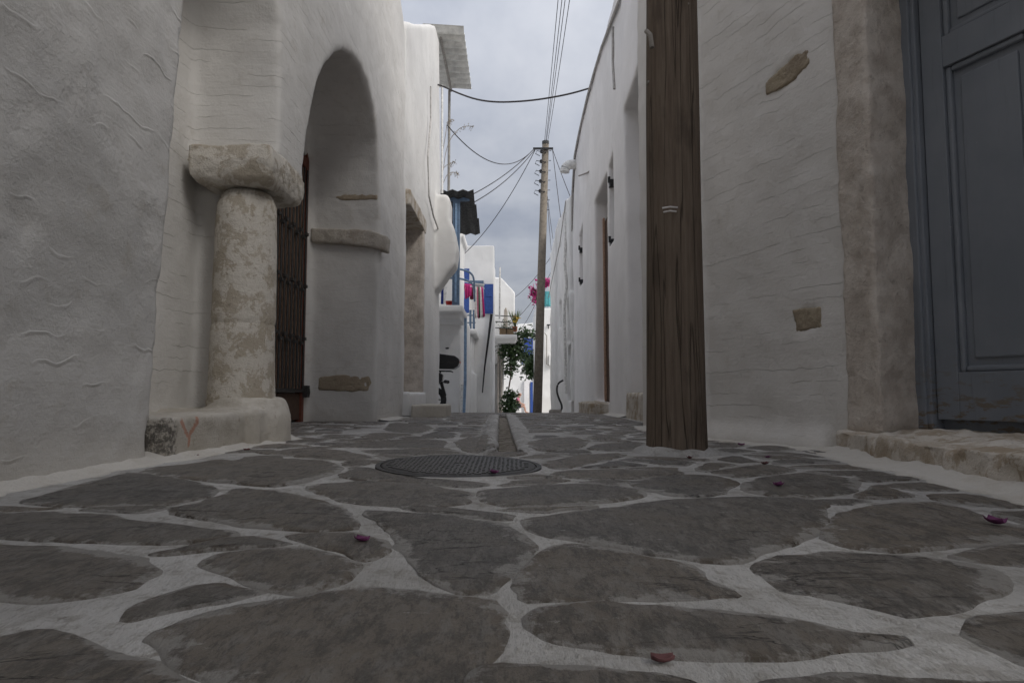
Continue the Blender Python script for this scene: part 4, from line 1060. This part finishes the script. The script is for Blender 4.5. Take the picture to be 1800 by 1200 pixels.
for i, px in enumerate((879, 890)):
    p = at(px, 585, 24.5); bm = nb(); box(bm, p.x - .02, p.x + .26, 24.35, 24.6, bz, bz + .24); tag(obj('planter_box', bm, 'ochre_box', base=(p.x, 24.5, bz), bev=.01), ('brown planter box at the inner end of the planted balcony', 'brown planter box at the outer end of the planted balcony')[i], 'planter')
def potplant(px, Y, base, h, mat, label, sp, n=70, spike=False):
    p = at(px, 570, Y); r = thing('potted_plant', (p.x, Y, base), label, 'plant')
    bm = nb(); lathe(bm, (p.x, Y, base), [(.07, 0), (.10, .16), (.105, .18)], 12); obj('pot', bm, 'terracotta', r)
    bm = nb()
    if spike:
        for _ in range(n):
            a = random.uniform(0, 6.28); l = h * random.uniform(.6, 1); d2 = Vector((math.cos(a) * .45, math.sin(a) * .45, 1)).normalized() * l; s_ = Vector((-math.sin(a), math.cos(a), 0)) * .02
            o_ = Vector((p.x, Y, base + .17)); bm.faces.new([bm.verts.new(v) for v in (o_ - s_, o_ + s_, o_ + d2 + s_ * .3)])
    else: leafcloud(bm, [Vector((p.x, Y, base + .2 + h * k / 6)) for k in range(6)], .045, n, sp)
    obj('foliage', bm, mat, r)
potplant(884, 24.8, bz, .35, 'leaf', 'small dark leafy plant at the inner end of the planted balcony', .08)
potplant(893, 24.9, bz, .32, 'leaf', 'low leafy plant in the middle of the planted balcony', .09)
potplant(905, 24.45, bz + .12, .75, 'leaf_light', 'spiky light green plant at the corner of the planted balcony', .1, 130, True)
bm = nb(); p = at(907, 560, 24.2); leafcloud(bm, [p], .06, 30, .07); tag(obj('flower_bunch', bm, 'yellow', base=tuple(p)), 'yellow flowers at the corner of the planted balcony', 'flowers')
bm = nb(); p = at(888, 545, 25.2); prism(bm, Frame((0, 25.2, 0), (1, 0, 0), (0, 1, 0)), [(p.x - .09, bz), (p.x + .1, bz), (p.x + .09, p.z - .05), (p.x + .03, p.z + .12), (p.x - .04, p.z)], [], 0, .05); tag(obj('stone_ornament', bm, 'impost_stone', base=(p.x, 25.2, bz), bev=.02), 'grey pointed slab standing among the balcony plants', 'ornament')
# creeper
cr = thing('creeper', (.0, 25.2, gz(25.2)), 'dark green climbing creeper on the wall below the planted balcony', 'plant')
stem = [at(888, 727, 25.2), at(893, 690, 25.2), at(899, 655, 25.2), at(897, 630, 25.2), at(893, 612, 25.2)]
bm = nb(); tube(bm, smoothpts(stem, 2), .03, 6); obj('trunk', bm, 'dark_wood', cr)
bm = nb(); pts = [at(px, py, 25.1 + random.uniform(-.15, .3)) for px, py in ((890, 612), (898, 610), (906, 612), (912, 605), (915, 592), (920, 588), (930, 587), (893, 625), (900, 630), (908, 628), (896, 645), (900, 650), (914, 618), (918, 625), (886, 610), (904, 620))]
leafcloud(bm, pts, .085, 1300, .14); obj('crown', bm, 'leaf', cr)
sh = thing('shrub', (at(897, 720, 24.7).x, 24.7, gz(24.7)), 'dense dark green shrub on the ground beside the grey doorway', 'shrub')
bm = nb(); pts = [at(px, py, 24.7 + random.uniform(-.2, .2)) for px, py in ((891, 722), (900, 722), (891, 708), (898, 705), (895, 692), (902, 695), (903, 712), (892, 698), (897, 716))]
leafcloud(bm, pts, .07, 1000, .09); obj('crown', bm, 'leaf', sh)
bm = nb(); p = at(896, 724, 24.7); tube(bm, [p - Vector((0, 0, .25)), p + Vector((0, 0, .3))], .025, 6); obj('trunk', bm, 'dark_wood', sh)

# ------------------------------------------------------------------ END OF LANE
g40 = gz(40)
eh = thing('end_house', (1, 40, g40), 'white house closing the lane with a blue balcony and blue door', 'house')
FE = Frame((0, 40, 0), (1, 0, 0), (0, 1, 0))
bm = nb(); z1 = zat(40, 640); z2 = zat(40, 565)
prism(bm, FE, [(-3, -2), (8, -2), (8, z1), (-3, z1)], [], 0, 3.0)
prism(bm, FE, [(-3, z1 - .2), (8, z1 - .2), (8, z2 + .5), (2.0, z2 + .5), (1.2, z2 + .1), (-3, z2 - .3)], [], 1.6, 4)
organic(obj('wall', bm, 'plaster_far', eh), .06, 3, .05, 1, 0, 1)
a, b = at(932, 722, 39.9), at(953, 671, 39.9); bm = nb(); box(bm, a.x, b.x, 39.86, 39.95, g40 - .3, b.z); dr = obj('door', bm, 'blue_paint', eh)
bm = nb(); box(bm, a.x - .35, a.x - .05, 39.8, 40.02, g40 - .3, b.z + .1); obj('door_reveal', bm, 'plaster_smooth', eh)
for px in (921, 934):
    a, b = at(px, 640, 41.5), at(px + 12, 594, 41.5); bm = nb(); box(bm, a.x, b.x, 41.46, 41.62, a.z, b.z); w = obj('window', bm, 'blue_paint', eh)
    bm = nb(); box(bm, a.x + .06, b.x - .06, 41.43, 41.47, a.z + .5, b.z - .06); obj('pane', bm, 'cloth_blue', w)
for i in range(8):
    a = at(918 + i * 3.4, 640, 40.1); bm = nb(); tube(bm, [a, a + Vector((0, 0, 1.0))], .03, 5); obj('baluster', bm, 'blue_paint', eh)
bm = nb(); tube(bm, [at(916, 608, 40.1), at(943, 608, 40.1)], .035, 5); obj('handrail', bm, 'blue_paint', eh)
bv = thing('hanging_shrub', (1.0, 33, gz(33)), 'dark reddish leafed shrub spilling past the utility pole', 'shrub')
bm = nb(); pts = [at(px, py, 31 + random.uniform(-.3, .3)) for px, py in ((932, 626), (938, 632), (935, 645), (941, 650), (929, 650), (936, 655), (941, 640), (930, 638))]
leafcloud(bm, pts, .10, 900, .18); obj('crown', bm, 'leaf', bv)
bm = nb(); tube(bm, [at(944, 725, 31), at(942, 690, 31), at(938, 645, 31)], .04, 6); obj('trunk', bm, 'dark_wood', bv)

rd = thing('terrace_house', (1.6, 29, gz(29)), 'white house with a roof terrace and blooming bougainvillea', 'house')
FD = Frame((0, 28.6, 0), (1, 0, 0), (0, 1, 0))
A = FD.uv(941, 730); B_ = FD.uv(941, 541)
bm = nb(); prism(bm, FD, [(A[0], -1.5), (3.2, -1.5), (3.2, B_[1]), (B_[0], B_[1])], [], 0, 3.5); organic(obj('wall', bm, 'plaster_far', rd), .05, 3, .04, .8, 0, 1)
for py in (500, 518):
    bm = nb(); tube(bm, [at(948, py, 28.8), at(985, py, 28.8)], .025, 5); obj('handrail', bm, 'white_paint', rd)
for px in (949, 957, 965, 973):
    bm = nb(); p = at(px, 500, 28.8); tube(bm, [(p.x, p.y, B_[1] - .05), p], .02, 5); obj('baluster', bm, 'white_paint', rd)
bm = nb(); tube(bm, [at(957, 585, 28.5), at(961, 590, 28.5), at(961, 640, 28.5), at(966, 642, 28.5)], .02, 5); obj('wall_cable', bm, 'concrete', rd)
bm = nb(); a, b = at(965, 642, 28.5), at(969, 624, 28.5); box(bm, a.x, b.x + .1, 28.4, 28.62, a.z, b.z); obj('meter_box', bm, 'white_paint', rd)
bm = nb(); p = at(964, 571, 28.5); tube(bm, [p + Vector((0, .1, 0)), p, p + Vector((0, 0, -.16))], .03, 6); tube(bm, [p + Vector((-.07, 0, 0)), p + Vector((.07, 0, 0))], .03, 6); obj('wall_lamp', bm, 'black_metal', rd)
cloth([(957, 512), (968, 512), (968, 538), (957, 539)], 'turquoise', 'turquoise towel drying on the roof terrace railing', 28.7, 'towel')
bg_ = thing('bougainvillea', (at(940, 530, 28.5).x, 28.5, B_[1]), 'magenta bougainvillea in bloom on the roof terrace', 'plant')
bm = nb(); pts = [at(px, py, 28.5 + random.uniform(-.2, .2)) for px, py in ((934, 506), (939, 510), (937, 518), (941, 522), (940, 532), (943, 515), (955, 494), (962, 494), (966, 500), (958, 498), (944, 527), (948, 500))]
leafcloud(bm, pts, .085, 330, .08); obj('blossom', bm, 'bloom', bg_)
bm = nb(); leafcloud(bm, [at(940, 525, 28.5), at(943, 512, 28.5), at(960, 497, 28.6)], .07, 60, .1); obj('foliage', bm, 'leaf', bg_)
bm = nb(); tube(bm, [at(944, 542, 28.6), at(941, 520, 28.5), at(936, 506, 28.5)], .02, 5); obj('stem', bm, 'dark_wood', bg_)

# seated person on a low step
PYr = 36.0; gp = gz(PYr)
def pp_(px, py): return at(px, py, PYr)
sc_ = 1.0
hx = at(911, 720, PYr).x
bm = nb(); box(bm, hx - .35, hx + .15, PYr - .3, PYr + .4, gp - .1, gp + .28); tag(organic(obj('stone_step', bm, 'plaster_far', base=(hx, PYr, gp)), .03, 3, .02, .3), 'low white step under the seated person', 'step')
def skinmesh(name, verts, edges, rad, mat, parent, sub=2):
    me = bpy.data.meshes.new(name); org = wloc(parent)
    me.from_pydata([Vector(v) - org for v in verts], edges, []); me.materials.append(MATS[mat] if isinstance(mat, str) else mat)
    o = bpy.data.objects.new(name, me); C.objects.link(o); o.parent = parent
    md = o.modifiers.new('skin', 'SKIN'); md.use_smooth_shade = True
    for i, r in enumerate(rad): me.skin_vertices[0].data[i].radius = (r, r); me.skin_vertices[0].data[i].use_root = (i == 0)
    md = o.modifiers.new('sub', 'SUBSURF'); md.levels = md.render_levels = sub
    return o
per = thing('person', (hx, PYr, gp), 'person in a pink top sitting on a low step, leaning forward', 'person')
z0 = gp + .28
V = [(hx - .12, PYr, z0 + .13), (hx - .10, PYr, z0 + .32), (hx - .02, PYr, z0 + .50), (hx + .05, PYr, z0 + .60), (hx + .10, PYr, z0 + .70), (hx + .12, PYr, z0 + .80)]
E = [(i, i + 1) for i in range(5)]; RR = [.15, .135, .145, .055, .085, .075]
for s_ in (-1, 1):
    k = len(V)
    V += [(hx - .02, PYr + s_ * .18, z0 + .52), (hx + .10, PYr + s_ * .21, z0 + .27), (hx + .30, PYr + s_ * .12, z0 + .20), (hx + .37, PYr + s_ * .10, z0 + .19)]; E += [(2, k), (k, k + 1), (k + 1, k + 2), (k + 2, k + 3)]; RR += [.06, .048, .036, .03]
    k = len(V)
    V += [(hx - .08, PYr + s_ * .10, z0 + .09), (hx + .32, PYr + s_ * .13, z0 + .12), (hx + .38, PYr + s_ * .12, gp + .09), (hx + .54, PYr + s_ * .13, gp + .04)]; E += [(0, k), (k, k + 1), (k + 1, k + 2), (k + 2, k + 3)]; RR += [.09, .065, .042, .035]
body = skinmesh('body', V, E, RR, 'skin', per)
m, t, b = newmat('person_clothes'); s = N(t, 'ShaderNodeSeparateXYZ', {0: pos(t)})
skinmesh('top', [(hx - .125, PYr, z0 + .12), (hx - .105, PYr, z0 + .32), (hx - .025, PYr, z0 + .50), (hx - .02, PYr + .19, z0 + .5), (hx + .05, PYr + .2, z0 + .37), (hx - .02, PYr - .19, z0 + .5), (hx + .05, PYr - .2, z0 + .37)], [(0, 1), (1, 2), (2, 3), (3, 4), (2, 5), (5, 6)], [.165, .155, .16, .08, .07, .08, .07], 'pink', per)
skinmesh('shorts', [(hx - .12, PYr, z0 + .10), (hx - .06, PYr + .10, z0 + .10), (hx + .18, PYr + .125, z0 + .12), (hx - .06, PYr - .10, z0 + .10), (hx + .18, PYr - .125, z0 + .12)], [(0, 1), (1, 2), (0, 3), (3, 4)], [.16, .11, .095, .11, .095], 'cloth_dark', per)
skinmesh('hair', [(hx + .075, PYr, z0 + .79), (hx + .03, PYr, z0 + .72), (hx + .02, PYr, z0 + .62)], [(0, 1), (1, 2)], [.105, .09, .05], 'hair', per)

# ------------------------------------------------------------------ small things
# dry stalks growing from the wall top behind the tall house
for i, st in enumerate((((779, 300), (784, 262), (795, 238), (812, 222), (830, 222)), ((779, 262), (784, 232), (786, 215), (795, 210)), ((779, 322), (786, 306), (797, 302), (806, 305)), ((779, 296), (788, 288), (800, 284)))):
    r = thing('dry_weed', tuple(at(*st[0], 13.6)), ('longest arching dry weed stalk by the tall house wall', 'upright dry weed stalk by the tall house wall', 'lowest drooping dry weed stalk by the tall house wall', 'short sideways dry weed stalk by the tall house wall')[i], 'weed')
    pts = smoothpts([at(*q, 13.6 + .05 * i) for q in st], 2); bm = nb(); tube(bm, pts, .006, 5); obj('stem', bm, 'straw', r)
    bm = nb()
    for p in pts[len(pts) // 2:]:
        for _ in range(3):
            e = p + Vector((random.uniform(-.05, .05), random.uniform(-.05, .05), random.uniform(-.09, .03))); tube(bm, [p, e], .003, 4); leafcloud(bm, [e], .014, 2, .006)
    obj('seed_heads', bm, 'straw', r)
# fallen petals
PET = [(1750, 925, 'petal', .030, 'curled violet petal on a stone below the panelled door sill'), (1369, 860, 'petal', .024, 'violet petal on the oval dark stone near the wooden pole'), (636, 958, 'petal', .020, 'violet petal on a small stone near the lane centre'), (1165, 1168, 'petal_dry', .016, 'dry reddish petal on the wide grout joint'), (1303, 783, 'petal', .024, 'upright mauve petal at the foot of the trowelled wall'), (1350, 805, 'petal', .022, 'flat mauve petal on grout near the corner house'), (1345, 819, 'petal_dry', .022, 'dry mauve petal on a small pointed stone'), (1212, 806, 'petal_dry', .022, 'dry petal beside the wooden pole foot'), (345, 803, 'petal_dry', .022, 'dry petal below the orange mark on the ledge'), (434, 792, 'petal_dry', .022, 'reddish petal on the whitewashed edge under the column'), (868, 835, 'petal', .026, 'violet petal lying on the manhole cover')]
for px, py, mt, s_, lb in PET:
    p = ground_at(px, py); bm = nb(); rows = []; s_ *= .62
    a = random.uniform(0, 6.28); z = gsurf(p.x, p.y) + (.007 if 'stone' in lb or 'manhole' in lb else .001)
    for i in range(5):
        row = []
        for j in range(5):
            u, v = (i - 2) / 2, (j - 2) / 2; w = math.sqrt(max(0, 1 - .72 * u * u))
            x, y = u * s_ * 1.2, v * s_ * .8 * w
            row.append(bm.verts.new((p.x + x * math.cos(a) - y * math.sin(a), p.y + x * math.sin(a) + y * math.cos(a), z + s_ * (.55 * v * v + .3 * u * u) + .0005)))
        rows.append(row)
    for r0, r1_ in zip(rows, rows[1:]):
        for j in range(4): bm.faces.new((r0[j], r0[j + 1], r1_[j + 1], r1_[j]))
    o = obj('petal', bm, mt, smooth=True, base=(p.x, p.y, z)); md = o.modifiers.new('thick', 'SOLIDIFY'); md.thickness = .0012
    tag(o, lb, 'petal', 'fallen petals')
